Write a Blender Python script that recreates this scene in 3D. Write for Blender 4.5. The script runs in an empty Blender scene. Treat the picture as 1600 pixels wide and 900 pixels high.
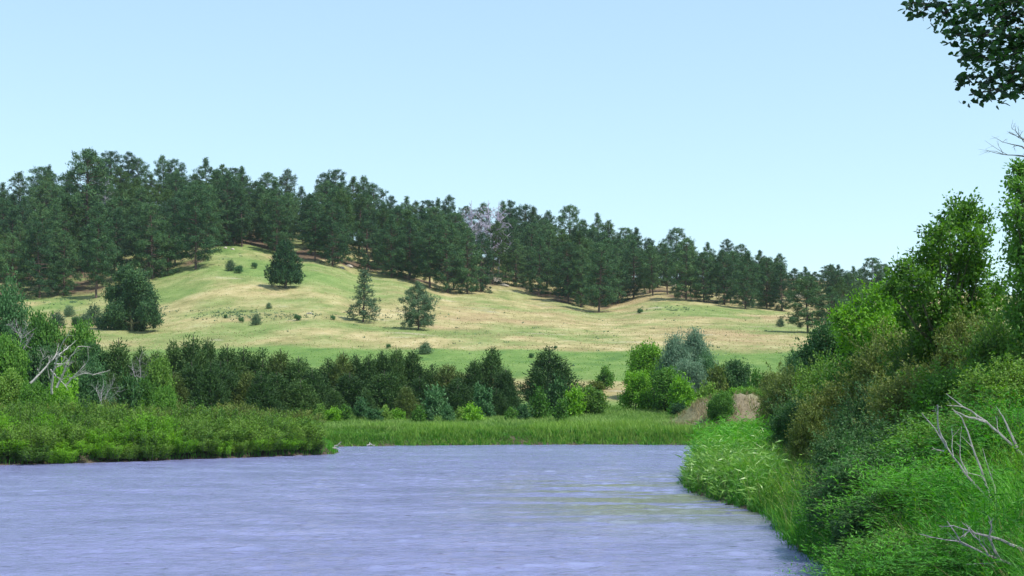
import bpy, math, numpy as np
from mathutils import Vector
R_ = math.radians
rng = np.random.default_rng(7)
scene = bpy.context.scene
COL = scene.collection

# ------------------------------------------------------------------ camera
CAMZ = 3.2
F = 2222.2          # focal length in photograph pixels
HY = 620.0          # horizon row
cam_d = bpy.data.cameras.new('camera')
cam = bpy.data.objects.new('camera', cam_d)
COL.objects.link(cam)
cam_d.lens = 50.0
cam_d.sensor_width = 36.0
cam_d.clip_start = 0.1
cam_d.clip_end = 9000
cam.location = (0, 0, CAMZ)
cam.rotation_euler = (R_(90), 0, 0)
cam_d.shift_y = (HY - 450) / 1600.0
scene.camera = cam

# ------------------------------------------------------------------ light
SUN_ELEV = 58.0
SUN_AZ = 122.0       # degrees clockwise from the view direction (+Y)
world = bpy.data.worlds.new('World')
scene.world = world
world.use_nodes = True
wn = world.node_tree
wn.nodes.clear()
wo = wn.nodes.new('ShaderNodeOutputWorld')
wb = wn.nodes.new('ShaderNodeBackground')
sk = wn.nodes.new('ShaderNodeTexSky')
sk.sky_type = 'NISHITA'
sk.sun_disc = False
sk.sun_elevation = R_(SUN_ELEV)
sk.sun_rotation = R_(SUN_AZ)
sk.altitude = 700
sk.air_density = 1.0
sk.dust_density = 0.25
sk.ozone_density = 2.2
gm = wn.nodes.new('ShaderNodeMix'); gm.data_type = 'RGBA'; gm.blend_type = 'MULTIPLY'
gm.inputs[0].default_value = 1.0
gm.inputs[7].default_value = (1.56, 1.86, 1.92, 1)
gam = wn.nodes.new('ShaderNodeGamma'); gam.inputs[1].default_value = 0.5     # the camera's flat, hazy-bright sky
wn.links.new(sk.outputs[0], gam.inputs[0])
wn.links.new(gam.outputs[0], gm.inputs[6])
wn.links.new(gm.outputs[2], wb.inputs[0])
wb.inputs[1].default_value = 0.15
wn.links.new(wb.outputs[0], wo.inputs[0])

sd = bpy.data.lights.new('sun', 'SUN')
sd.energy = 3.4
sd.angle = R_(0.53)
sd.color = (1.0, 0.96, 0.90)
sun = bpy.data.objects.new('sun', sd)
COL.objects.link(sun)
tosun = Vector((math.cos(R_(SUN_ELEV)) * math.sin(R_(SUN_AZ)), math.cos(R_(SUN_ELEV)) * math.cos(R_(SUN_AZ)), math.sin(R_(SUN_ELEV))))
sun.rotation_euler = (-tosun).to_track_quat('-Z', 'Y').to_euler()
sun.location = (30, -30, 80)

scene.view_settings.view_transform = 'Standard'
scene.view_settings.look = 'None'
scene.view_settings.exposure = 0.72
scene.view_settings.gamma = 1
scene.cycles.max_bounces = 6
scene.cycles.diffuse_bounces = 3
scene.cycles.transparent_max_bounces = 4
scene.cycles.volume_bounces = 1

# ------------------------------------------------------------------ helpers
def at(u, y, D):
    """point seen at photograph pixel (u, y) at depth D metres"""
    return np.array([D * (u - 800) / F, D, CAMZ + D * (HY - y) / F])

def smooth(t):
    t = np.clip(t, 0, 1)
    return t * t * (3 - 2 * t)

def unit(v):
    return v / (np.linalg.norm(v, axis=-1, keepdims=True) + 1e-9)

def vnoise(x, y, seed=0):
    """smooth value noise, vectorised"""
    xi = np.floor(x).astype(np.int64); yi = np.floor(y).astype(np.int64)
    fx = x - xi; fy = y - yi
    fx = fx * fx * (3 - 2 * fx); fy = fy * fy * (3 - 2 * fy)
    def h(a, b):
        n = (a * 374761393 + b * 668265263 + seed * 1442695041) & 0x7fffffff
        n = ((n ^ (n >> 13)) * 1274126177) & 0x7fffffff
        return ((n ^ (n >> 16)) & 0xffff) / 65535.0
    return (h(xi, yi) * (1 - fx) + h(xi + 1, yi) * fx) * (1 - fy) + (h(xi, yi + 1) * (1 - fx) + h(xi + 1, yi + 1) * fx) * fy

def fbm(x, y, seed=0, o=4):
    s = 0; a = 0.5
    for i in range(o):
        s = s + a * (vnoise(x, y, seed + i) * 2 - 1)
        x = x * 2.03 + 11; y = y * 2.03 + 7; a *= 0.5
    return s

def mesh_from(name, verts, faces_loops, counts, mats, smooth_sh=True, attrs=None, mat_idx=None):
    me = bpy.data.meshes.new(name)
    nv = len(verts); nf = len(counts)
    me.vertices.add(nv); me.loops.add(len(faces_loops)); me.polygons.add(nf)
    me.vertices.foreach_set('co', np.asarray(verts, np.float32).ravel())
    me.loops.foreach_set('vertex_index', np.asarray(faces_loops, np.int32))
    starts = np.zeros(nf, np.int32); starts[1:] = np.cumsum(counts)[:-1]
    me.polygons.foreach_set('loop_start', starts)
    me.polygons.foreach_set('use_smooth', np.full(nf, smooth_sh, bool))
    for m in (mats if isinstance(mats, (list, tuple)) else [mats]):
        me.materials.append(m)
    if mat_idx is not None:
        me.polygons.foreach_set('material_index', np.asarray(mat_idx, np.int32))
    if attrs:
        for k, v in attrs.items():
            a = me.attributes.new(k, 'FLOAT', 'POINT')
            a.data.foreach_set('value', np.asarray(v, np.float32))
    me.update(calc_edges=True)
    return me

def link(name, me, parent=None, loc=None):
    o = bpy.data.objects.new(name, me)
    COL.objects.link(o)
    if parent is not None: o.parent = parent
    if loc is not None: o.location = [float(c) for c in loc]
    return o

def tag(o, label=None, cat=None, group=None, kind=None):
    if label: o['label'] = label
    if cat: o['category'] = cat
    if group: o['group'] = group
    if kind: o['kind'] = kind
    return o

# ------------------------------------------------------------------ materials
def new_mat(name):
    m = bpy.data.materials.new(name); m.use_nodes = True
    m.node_tree.nodes.clear()
    return m, m.node_tree

def foliage_mat(name, c_dark, c_mid, c_light, trans=0.3, rough=0.55, spec=0.25, tcol=None):
    """leaf surface: three real leaf colours mixed by clump, leaf and plant, part of the light passes through"""
    m, nt = new_mat(name); N = nt.nodes.new; L = nt.links.new
    out = N('ShaderNodeOutputMaterial'); mix = N('ShaderNodeMixShader'); pr = N('ShaderNodeBsdfPrincipled'); tr = N('ShaderNodeBsdfTranslucent')
    at_ = N('ShaderNodeAttribute'); at_.attribute_name = 'tint'
    geo = N('ShaderNodeNewGeometry'); oi = N('ShaderNodeObjectInfo')
    m1 = N('ShaderNodeMath'); m1.operation = 'MULTIPLY_ADD'; m1.inputs[1].default_value = 0.40
    m2 = N('ShaderNodeMath'); m2.operation = 'MULTIPLY_ADD'; m2.inputs[1].default_value = 0.29
    m3 = N('ShaderNodeMath'); m3.operation = 'MULTIPLY'; m3.inputs[1].default_value = 0.34
    L(oi.outputs['Random'], m3.inputs[0])
    L(geo.outputs['Random Per Island'], m2.inputs[0]); L(m3.outputs[0], m2.inputs[2])
    L(at_.outputs['Fac'], m1.inputs[0]); L(m2.outputs[0], m1.inputs[2])
    cr = N('ShaderNodeValToRGB'); e = cr.color_ramp.elements
    e[0].position = 0.25; e[0].color = (*c_dark, 1); e[1].position = 0.82; e[1].color = (*c_light, 1)
    k = cr.color_ramp.elements.new(0.5); k.color = (*c_mid, 1)
    L(m1.outputs[0], cr.inputs[0])
    L(cr.outputs[0], pr.inputs['Base Color']); pr.inputs['Roughness'].default_value = rough
    pr.inputs['Specular IOR Level'].default_value = spec
    hs = N('ShaderNodeHueSaturation'); hs.inputs['Hue'].default_value = 0.50; hs.inputs['Saturation'].default_value = 1.15; hs.inputs['Value'].default_value = 1.35
    L(cr.outputs[0], hs.inputs['Color']); L(hs.outputs[0], tr.inputs[0])
    mix.inputs[0].default_value = trans
    L(pr.outputs[0], mix.inputs[1]); L(tr.outputs[0], mix.inputs[2]); L(mix.outputs[0], out.inputs[0])
    return m

def bark_mat(name, c1, c2, scale=6.0):
    m, nt = new_mat(name); N = nt.nodes.new; L = nt.links.new
    out = N('ShaderNodeOutputMaterial'); pr = N('ShaderNodeBsdfPrincipled')
    tc = N('ShaderNodeTexCoord'); mp = N('ShaderNodeMapping'); mp.inputs['Scale'].default_value = (scale, scale, scale * 0.25)
    no = N('ShaderNodeTexNoise'); no.inputs['Scale'].default_value = 2.0; no.inputs['Detail'].default_value = 5
    cr = N('ShaderNodeValToRGB'); cr.color_ramp.elements[0].position = 0.35; cr.color_ramp.elements[0].color = (*c1, 1)
    cr.color_ramp.elements[1].position = 0.7; cr.color_ramp.elements[1].color = (*c2, 1)
    bp = N('ShaderNodeBump'); bp.inputs['Strength'].default_value = 0.5; bp.inputs['Distance'].default_value = 0.03
    L(tc.outputs['Object'], mp.inputs[0]); L(mp.outputs[0], no.inputs[0]); L(no.outputs[0], cr.inputs[0])
    L(cr.outputs[0], pr.inputs['Base Color']); L(no.outputs[0], bp.inputs['Height']); L(bp.outputs[0], pr.inputs['Normal'])
    pr.inputs['Roughness'].default_value = 0.85
    L(pr.outputs[0], out.inputs[0])
    return m

M = {}
M['pine'] = foliage_mat('pine_needles', (.014, .046, .020), (.040, .112, .038), (.115, .205, .066), 0.12, 0.6)
M['pine_light'] = foliage_mat('pine_needles_pale', (.045, .09, .05), (.085, .155, .075), (.13, .21, .10), 0.12, 0.6)
M['cedar'] = foliage_mat('cedar_foliage', (.020, .055, .014), (.042, .10, .022), (.085, .155, .034), 0.15, 0.6)
M['cedar_olive'] = foliage_mat('cedar_foliage_olive', (.04, .075, .018), (.08, .13, .028), (.14, .18, .04), 0.15, 0.6)
M['leaf'] = foliage_mat('leaf_green', (.045, .12, .02), (.085, .21, .03), (.16, .32, .045), 0.32)
M['leaf_box'] = foliage_mat('leaf_box_elder', (.05, .13, .016), (.105, .235, .026), (.20, .37, .045), 0.35)
M['leaf_bright'] = foliage_mat('leaf_bright', (.09, .22, .02), (.15, .34, .025), (.24, .46, .04), 0.35)
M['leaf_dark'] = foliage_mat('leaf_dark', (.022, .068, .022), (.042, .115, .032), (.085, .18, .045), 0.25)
M['leaf_blue'] = foliage_mat('leaf_bluegreen', (.035, .10, .034), (.06, .155, .048), (.10, .22, .08), 0.25)
M['willow'] = foliage_mat('leaf_silver_willow', (.08, .15, .09), (.14, .24, .145), (.22, .33, .20), 0.25)
M['olive'] = foliage_mat('leaf_olive', (.055, .09, .018), (.11, .165, .03), (.21, .25, .06), 0.3)
M['thicket'] = foliage_mat('leaf_thicket', (.055, .13, .024), (.12, .24, .034), (.21, .34, .06), 0.32)
M['drytip'] = foliage_mat('twig_tips', (.10, .09, .05), (.17, .145, .08), (.26, .21, .12), 0.15)
M['grass'] = foliage_mat('grass_blades', (.07, .165, .028), (.135, .28, .04), (.25, .39, .075), 0.35)
M['grass_lush'] = foliage_mat('grass_blades_lush', (.035, .14, .02), (.08, .28, .03), (.15, .40, .05), 0.38)
M['grass_meadow'] = foliage_mat('grass_meadow', (.11, .21, .045), (.18, .31, .065), (.28, .39, .11), 0.3)
M['grass_dry'] = foliage_mat('grass_straw', (.20, .17, .08), (.34, .28, .14), (.48, .40, .23), 0.2)
M['smartweed'] = foliage_mat('broad_leaf_weed', (.07, .19, .025), (.13, .31, .04), (.26, .44, .10), 0.35, 0.4, 0.5)
M['overhang'] = foliage_mat('overhang_leaf', (.014, .045, .012), (.03, .095, .018), (.07, .19, .025), 0.38, 0.4, 0.5)
M['bark_pine'] = bark_mat('bark_pine', (.055, .035, .028), (.17, .11, .085))
M['bark'] = bark_mat('bark_brown', (.045, .042, .03), (.12, .11, .08))
M['green_twig'] = bark_mat('green_twig', (.05, .055, .022), (.11, .12, .05))
M['deadwood'] = bark_mat('dead_wood_bleached', (.24, .22, .21), (.50, .47, .45), 12)
M['deadwood_grey'] = bark_mat('dead_wood_grey', (.20, .18, .19), (.40, .37, .39), 12)

# ------------------------------------------------------------------ geometry builders
def add_ovate(b, pos, dirs, length, width, tint, r):
    """pointed oval leaves with six outline points, folded along the midrib"""
    n = len(pos); d = unit(dirs); s = unit(np.cross(unit(r.normal(size=(n, 3))), d)); nn = np.cross(s, d)
    L_ = np.asarray(length)[:, None]; W = np.asarray(width)[:, None]
    P = [(0, 0, 0), (.22, .38, .06), (.52, .5, .09), (.80, .24, .04), (1, 0, -.06), (.80, -.24, .04), (.52, -.5, .09), (.22, -.38, .06)]
    v = np.stack([pos + d * L_ * a + s * W * c + nn * L_ * e for a, c, e in P], 1)
    q = (np.arange(n) * 8)[:, None] + np.array([0, 1, 2, 3, 4, 4, 5, 6, 7, 0])[None]
    b.add(v.reshape(-1, 3), q.ravel(), np.full(n * 2, 5), np.repeat(np.broadcast_to(tint, (n,)), 8))

class Buf:
    """collects faces with a tint per vertex"""
    def __init__(s): s.v = []; s.l = []; s.c = []; s.t = []; s.n = 0
    def add(s, v, loops, counts, tint):
        s.v.append(v); s.l.append(loops + s.n); s.c.append(counts); s.t.append(tint); s.n += len(v)
    def mesh(s, name, mat, sm=False):
        return mesh_from(name, np.concatenate(s.v), np.concatenate(s.l), np.concatenate(s.c), mat, sm, {'tint': np.concatenate(s.t)})

def add_leaves(b, pos, dirs, length, width, tint, r, fold=0.12, face=None, loose=.75):
    """diamond leaves: pos base point, dirs axis, face: the side the blades turn to (leaves turn outward to the light)"""
    n = len(pos)
    d = unit(dirs)
    w_ = unit(r.normal(size=(n, 3)))
    if face is not None: w_ = unit(face) + w_ * loose
    s = unit(np.cross(w_, d))
    nn = np.cross(s, d)
    length = np.broadcast_to(np.asarray(length, float), (n,))[:, None]; width = np.broadcast_to(np.asarray(width, float), (n,))[:, None]
    mid = pos + d * length * 0.45 + nn * length * fold
    v = np.empty((n, 4, 3))
    v[:, 0] = pos; v[:, 1] = mid + s * width * .5; v[:, 2] = pos + d * length; v[:, 3] = mid - s * width * .5
    b.add(v.reshape(-1, 3), np.arange(n * 4), np.full(n, 4), np.repeat(np.broadcast_to(tint, (n,)), 4))

def add_tube(b, pts, radii, sides=6, tint=0.5):
    pts = np.asarray(pts, float); n = len(pts)
    radii = np.asarray(radii, float)
    t = unit(np.gradient(pts, axis=0))
    ref = np.array([0.31, 0.77, 0.15]) if abs(t[0][2]) > .6 else np.array([0, 0, 1.])
    a = unit(np.cross(t, ref)); c = np.cross(t, a)
    ang = np.linspace(0, 2 * np.pi, sides, endpoint=False)
    v = pts[:, None] + radii[:, None, None] * (np.cos(ang)[None, :, None] * a[:, None] + np.sin(ang)[None, :, None] * c[:, None])
    i = np.arange(n - 1)[:, None] * sides; j = np.arange(sides)[None]; k = (j + 1) % sides
    q = np.stack([i + j, i + k, i + sides + k, i + sides + j], -1).reshape(-1)
    b.add(v.reshape(-1, 3), q, np.full((n - 1) * sides, 4), np.full(n * sides, tint))

def wobble(p0, p1, n, amp, r, sag=0.0):
    t = np.linspace(0, 1, n)[:, None]
    p = p0 * (1 - t) + p1 * t
    o = r.normal(size=(n, 3)) * amp; o[0] = 0; o[-1] *= 0.3
    o = np.cumsum(o, 0) * 0.5 * np.sin(np.pi * np.clip(t, 0, .85))
    p = p + o; p[:, 2] -= sag * (t[:, 0] ** 2)
    return p

def grass_mesh(name, pos, h, w, mat, r, lean=0.35, seg=3, tint=None):
    """curved blades"""
    n = len(pos)
    az = r.uniform(0, 2 * np.pi, n); d = np.stack([np.cos(az), np.sin(az), np.zeros(n)], -1)
    fa = r.uniform(0, 2 * np.pi, n); s = np.stack([np.cos(fa), np.sin(fa), np.zeros(n)], -1)
    ln = (lean * r.uniform(0.2, 1.3, n) * h)[:, None]
    h = np.asarray(h)[:, None]; w = np.broadcast_to(np.asarray(w), (n,))[:, None]
    if tint is None: tint = r.uniform(0, 1, n)
    rows = []
    for k in range(seg):
        t = k / seg
        c = pos + d * ln * t ** 2; c = c + np.array([0, 0, 1.]) * h * (t - .18 * t * t)
        ww = w * (1 - 0.55 * t) * .5
        rows += [c - s * ww, c + s * ww]
    rows.append(pos + d * ln + np.array([0, 0, 1.]) * h * .82)
    nv = 2 * seg + 1
    v = np.stack(rows, 1).reshape(-1, 3)
    base = (np.arange(n) * nv)[:, None]
    loops = []; cnt = []
    per = []
    for k in range(seg - 1): per += [2 * k, 2 * k + 1, 2 * k + 3, 2 * k + 2]
    per += [2 * seg - 2, 2 * seg - 1, 2 * seg]
    loops = (base + np.array(per)[None]).ravel()
    cnt = np.tile(np.array([4] * (seg - 1) + [3]), n)
    return mesh_from(name, v, loops, cnt, mat, True, {'tint': np.repeat(tint, nv)})

# ------------------------------------------------------------------ terrain
RIVER = np.array([(-500, 30), (-120, 50), (-60, 59), (-40, 62.5), (-24, 66.3), (-19, 70.2), (-14.5, 74.5), (-11.4, 77.6), (-9.9, 79.2), (-10.0, 82), (-11.2, 88), (-11.6, 91.0),
                  (-8, 92.8), (-3, 94.2), (2, 95.0), (7, 95.2), (12, 94.3), (20, 92), (40, 84), (160, 60), (160, 52), (40, 76), (20, 84), (13.8, 85), (11.2, 78), (9.0, 66), (7.2, 58), (6.35, 53), (6.0, 48),
                  (6.5, 42), (6.9, 38), (6.4, 34), (6.0, 30), (5.9, 25.5), (5.9, 18), (4.8, 12), (2.5, 7), (-4, 4.5), (-30, 2), (-500, -30)], float)

def river_sd(x, y):
    """signed distance to the river outline, positive on land"""
    shp = x.shape; x = x.ravel(); y = y.ravel()
    d2 = np.full(x.shape, 1e12); inside = np.zeros(x.shape, bool)
    n = len(RIVER)
    for i in range(n):
        x0, y0 = RIVER[i]; x1, y1 = RIVER[(i + 1) % n]
        ex, ey = x1 - x0, y1 - y0
        t = np.clip(((x - x0) * ex + (y - y0) * ey) / (ex * ex + ey * ey), 0, 1)
        d2 = np.minimum(d2, (x - x0 - t * ex) ** 2 + (y - y0 - t * ey) ** 2)
        c = ((y0 > y) != (y1 > y))
        with np.errstate(divide='ignore', invalid='ignore'):
            xi = x0 + (y - y0) * ex / (ey if ey != 0 else 1e-9)
        inside ^= c & (x < xi)
    d = np.sqrt(d2)
    return np.where(inside, -d, d).reshape(shp)

TU = np.array([-1500, -400, 0, 120, 210, 340, 480, 600, 720, 860, 940, 1030, 1240, 1400, 1700, 3000], float)
TD = np.array([135, 150, 170, 200, 250, 300, 350, 390, 430, 480, 560], float)
# photograph row of the ground at each depth, per column
TY = np.array([
    #135  150  170  200  250  300  350  390  430
    [632, 612, 596, 575, 545, 520, 500, 490, 480],
    [632, 610, 592, 562, 520, 480, 445, 425, 410],
    [632, 607, 586, 552, 508, 462, 420, 395, 378],
    [632, 607, 586, 550, 504, 458, 412, 376, 350],
    [632, 607, 584, 550, 506, 448, 398, 352, 326],
    [632, 607, 582, 550, 493, 430, 382, 358, 344],
    [632, 606, 581, 549, 492, 438, 400, 378, 362],
    [632, 606, 580, 549, 502, 462, 430, 405, 386],
    [632, 606, 580, 549, 510, 480, 452, 424, 402],
    [632, 606, 580, 549, 517, 492, 467, 440, 416],
    [632, 606, 580, 549, 521, 500, 478, 452, 428],
    [632, 606, 580, 549, 520, 494, 464, 448, 438],
    [632, 606, 580, 549, 521, 499, 476, 455, 435],
    [632, 608, 585, 556, 530, 510, 490, 470, 452],
    [632, 610, 590, 565, 540, 520, 500, 485, 470],
    [632, 614, 600, 585, 565, 545, 525, 510, 500]], float)
TZ = CAMZ + TD[None, :9] * (HY - TY) / F
TZ = np.concatenate([TZ, TZ[:, 8:9] - 2.0, TZ[:, 8:9] * .6], 1)

def cubic_lookup(xs, tab, x, axis_nonuniform=True):
    i = np.clip(np.searchsorted(xs, x) - 1, 0, len(xs) - 2)
    t = np.clip((x - xs[i]) / (xs[i + 1] - xs[i]), 0, 1)
    return i, t

def hill_z(x, y):
    u = 800 + F * x / np.maximum(y, 60)
    i, s = cubic_lookup(TU, None, u); s = s * s * (3 - 2 * s)
    j, t = cubic_lookup(TD, None, y)
    # monotone-ish Hermite along depth
    h = np.diff(TD); sl = np.diff(TZ, axis=1) / h[None]
    m = np.zeros_like(TZ); m[:, 1:-1] = (sl[:, 1:] + sl[:, :-1]) / 2; m[:, 0] = sl[:, 0]; m[:, -1] = 0
    def ev(ii):
        z0 = TZ[ii, j]; z1 = TZ[ii, j + 1]; hh = h[j]
        return (2 * t**3 - 3 * t**2 + 1) * z0 + (t**3 - 2 * t**2 + t) * hh * m[ii, j] + (-2 * t**3 + 3 * t**2) * z1 + (t**3 - t**2) * hh * m[ii, j + 1]
    return ev(i) * (1 - s) + ev(i + 1) * s

def ground_z(x, y):
    x = np.asarray(x, float); y = np.asarray(y, float)
    x, y = np.broadcast_arrays(x, y)
    sd = river_sd(x, y)
    u = 800 + F * x / np.maximum(y, 3)
    # flood plain
    z = 0.55 * smooth(sd / 0.8) + 0.35 * smooth(sd / 5) + np.clip((y - 95) / 40, 0, 1) * 1.6
    # right bank rises away from the water
    rb = smooth((x - 3) / 2) * smooth((92 - y) / 12)
    z = z + rb * 1.5 * smooth((u - 1240) / 220) * smooth(sd / 6) + rb * 0.9 * smooth((x - 14) / 14)
    # sandy cut bank
    mz = 1.95 * np.exp(-((x - 16.2) / 3.6) ** 4 - ((y - 104) / 3.6) ** 2) * (1 + .35 * fbm(x * .9, y * .9, 5))
    z = z + mz
    z = np.where(sd < 0, -1.3 * smooth(-sd / 3.0) - 0.02, z)
    z = z + 0.12 * fbm(x * .6, y * .6, 21) * smooth(sd / 3)
    # behind and beside the camera
    z = z + 0.9 * smooth((8 - y) / 8) * smooth(sd / 3)
    k = smooth((y - 118) / 24)
    hz = hill_z(x, y) + .5 * fbm(x / 11, y / 11, 3) + 0.05 * fbm(x / 2.1, y / 2.1, 9)
    z = z * (1 - k) + hz * k
    far = smooth((y - 560) / 400)
    return z * (1 - far) + 20 * far

def gz(x, y): return float(ground_z(np.array([x]), np.array([y]))[0])

def on_hill(u, ypx, d0=125, d1=520):
    """where the line of sight through a photograph pixel meets the hill"""
    D = np.arange(d0, d1, 0.5)
    z = ground_z(D * (u - 800) / F, D)
    row = HY - (z - CAMZ) * F / D
    k = np.where(row <= ypx)[0]
    Dk = D[k[0]] if len(k) else 425.0
    return np.array([Dk * (u - 800) / F, Dk, gz(Dk * (u - 800) / F, Dk)])

# forest edge (photograph column -> row of the front trees' feet)
EDGE = np.array([(-400, 470), (0, 466), (60, 466), (130, 460), (185, 452), (235, 436), (265, 418), (300, 420), (326, 404), (334, 382), (400, 386), (455, 400), (520, 418), (560, 421), (620, 434), (690, 456), (740, 458), (770, 446), (800, 450),
                 (870, 472), (935, 488), (965, 474), (985, 464), (1030, 460), (1060, 469), (1130, 474), (1240, 487), (1330, 520), (1700, 530)], float)
_eu = np.linspace(-400, 1700, 106)
_eD = np.array([on_hill(u, np.interp(u, EDGE[:, 0], EDGE[:, 1]))[1] for u in _eu])

def edge_D(u): return np.interp(u, _eu, _eD)

def green_mask(X, Y, U):
    """share of green grass against dry grass"""
    n1 = fbm(X / 6, Y / 9, 31); n2 = fbm(X / 14, Y / 14, 33)
    hillm = smooth((Y - 150) / 12)
    green = np.maximum(1 - smooth((Y - 198 - 9 * n2 + (U - 800) * 0.006) / 9), 0)
    green = green * (1 - .9 * smooth((Y - 136) / 6) * (1 - smooth((Y - 158 - 8 * n1) / 8)))
    shoulder = smooth((760 - U) / 300) * smooth((Y - 238 + (U - 330) * .02) / 45) * .85
    green = np.maximum(green, shoulder * smooth(.6 + n2 * 1.4))
    green = np.maximum(green, .40 * smooth(n2 * 2.4) * hillm)
    return np.where(Y < 132, 1.0, np.clip(green, 0, 1))

def build_ground():
    tt = np.linspace(-1, 1, 460); tt = 1.7 * (0.30 * tt + 0.70 * tt ** 3)
    rows = np.concatenate([np.linspace(-22, 15, 30)[:-1], np.linspace(15, 62, 110)[:-1], np.linspace(62, 125, 120)[:-1], np.linspace(125, 460, 210)[:-1], np.linspace(460, 600, 30)[:-1], np.linspace(600, 4500, 25)])
    Y, T = np.meshgrid(rows, tt, indexing='ij')
    X = T * (Y + 40)
    Z = ground_z(X, Y)
    nr, nc = Y.shape
    v = np.stack([X, Y, Z], -1).reshape(-1, 3)
    i = np.arange(nr - 1)[:, None] * nc; j = np.arange(nc - 1)[None]
    q = np.stack([i + j, i + j + 1, i + nc + j + 1, i + nc + j], -1).reshape(-1)
    U = 800 + F * X / np.maximum(Y, 3)
    sd = river_sd(X, Y)
    # ground cover masks (what grows or lies where)
    ed = edge_D(np.clip(U, -400, 1700))
    n1 = fbm(X / 6, Y / 9, 31); n2 = fbm(X / 14, Y / 14, 33)
    forest = smooth((Y - ed + 1 + 5 * n1) / 5) * (Y > 200) * (1 - smooth((U - 1235) / 25)) * smooth(.55 + n2 * 1.6 + n1 * 1.3) * .95
    row = HY - (Z - CAMZ) * F / np.maximum(Y, 3)
    green = green_mask(X, Y, U)
    sand = np.exp(-((X - 15.6) / 4.2) ** 4 - ((Y - 101.5) / 3.8) ** 4)
    mud = 1 - smooth((sd - 0.4) / 1.2)
    at_ = {'forest': forest.ravel(), 'green': np.clip(green, 0, 1).ravel(), 'sand': np.clip(sand, 0, 1).ravel(), 'mud': np.clip(mud, 0, 1).ravel()}
    m, nt = new_mat('ground_cover'); N = nt.nodes.new; L = nt.links.new
    out = N('ShaderNodeOutputMaterial'); pr = N('ShaderNodeBsdfPrincipled'); pr.inputs['Roughness'].default_value = 0.95; pr.inputs['Specular IOR Level'].default_value = 0.1
    tc = N('ShaderNodeTexCoord')
    def noise(scale, sc3, det=5, rough=.6):
        mp = N('ShaderNodeMapping'); mp.inputs['Scale'].default_value = sc3; L(tc.outputs['Object'], mp.inputs[0])
        no = N('ShaderNodeTexNoise'); no.inputs['Scale'].default_value = scale; no.inputs['Detail'].default_value = det; no.inputs['Roughness'].default_value = rough
        L(mp.outputs[0], no.inputs[0]); return no.outputs[0]
    def ramp(src, stops):
        cr = N('ShaderNodeValToRGB'); e = cr.color_ramp.elements
        e[0].position = stops[0][0]; e[0].color = (*stops[0][1], 1); e[1].position = stops[-1][0]; e[1].color = (*stops[-1][1], 1)
        for p, c in stops[1:-1]:
            k = e.new(p); k.color = (*c, 1)
        L(src, cr.inputs[0]); return cr.outputs[0]
    def mix(fac, a, b_):
        mx = N('ShaderNodeMix'); mx.data_type = 'RGBA'
        if isinstance(fac, float): mx.inputs[0].default_value = fac
        else: L(fac, mx.inputs[0])
        L(a, mx.inputs[6]); L(b_, mx.inputs[7]); return mx.outputs[2]
    def attr(nm):
        a = N('ShaderNodeAttribute'); a.attribute_name = nm; return a.outputs['Fac']
    def mapr(src, a, b_, c=0., d=1.):
        mr = N('ShaderNodeMapRange'); mr.inputs[1].default_value = a; mr.inputs[2].default_value = b_; mr.inputs[3].default_value = c; mr.inputs[4].default_value = d
        L(src, mr.inputs[0]); return mr.outputs[0]
    big = noise(.05, (1, .55, 1), 6)
    mid = noise(.30, (.8, .5, 1), 6, .65)
    fine = noise(2.2, (.7, 1, 1), 5, .7)
    dry = ramp(mid, [(.30, (.22, .21, .085)), (.45, (.33, .29, .13)), (.56, (.43, .36, .18)), (.70, (.50, .43, .24))])
    grn = ramp(mid, [(.30, (.09, .175, .045)), (.5, (.14, .23, .06)), (.72, (.21, .29, .09))])
    brn = ramp(fine, [(.35, (.30, .20, .11)), (.65, (.42, .30, .17))])
    dry = mix(mapr(noise(.06, (.7, .7, 1), 6), .50, .60, 0, .6), dry, brn)
    dry = mix(mapr(noise(.045, (.7, .6, 1), 6, .62), .49, .59, 0, .62), dry, grn)
    bare_ = ramp(fine, [(.3, (.34, .29, .20)), (.7, (.52, .47, .34))])
    dry = mix(mapr(noise(.16, (.5, 1.5, 1), 5, .6), .62, .68, 0, .7), dry, bare_)
    base = mix(attr('green'), dry, grn)
    dark = ramp(fine, [(.3, (.07, .085, .035)), (.7, (.16, .16, .08))])
    base = mix(mapr(noise(.8, (.8, .5, 1), 6, .75), .62, .72, 0, .4), base, dark)
    litter = ramp(fine, [(.3, (.055, .035, .03)), (.48, (.12, .07, .052)), (.62, (.17, .12, .075)), (.78, (.22, .21, .10))])
    base = mix(attr('forest'), base, litter)
    sandc = ramp(mid, [(.3, (.13, .105, .065)), (.5, (.22, .18, .115)), (.7, (.33, .28, .20))])
    base = mix(attr('sand'), base, sandc)
    mudc = ramp(fine, [(.3, (.05, .04, .03)), (.7, (.12, .10, .07))])
    base = mix(attr('mud'), base, mudc)
    vr = mapr(fine, .25, .75, .82, 1.16)
    mm = N('ShaderNodeVectorMath'); mm.operation = 'SCALE'; L(base, mm.inputs[0]); L(vr, mm.inputs['Scale'])
    L(mm.outputs[0], pr.inputs['Base Color'])
    bp = N('ShaderNodeBump'); bp.inputs['Strength'].default_value = .9; bp.inputs['Distance'].default_value = .35
    L(fine, bp.inputs['Height']); L(bp.outputs[0], pr.inputs['Normal']); L(pr.outputs[0], out.inputs[0])
    me = mesh_from('ground', v, q, np.full((nr - 1) * (nc - 1), 4), m, True, at_)
    tag(link('ground', me), 'river valley floor and grassy pine hillside rising behind the river', kind='structure')
build_ground()

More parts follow.
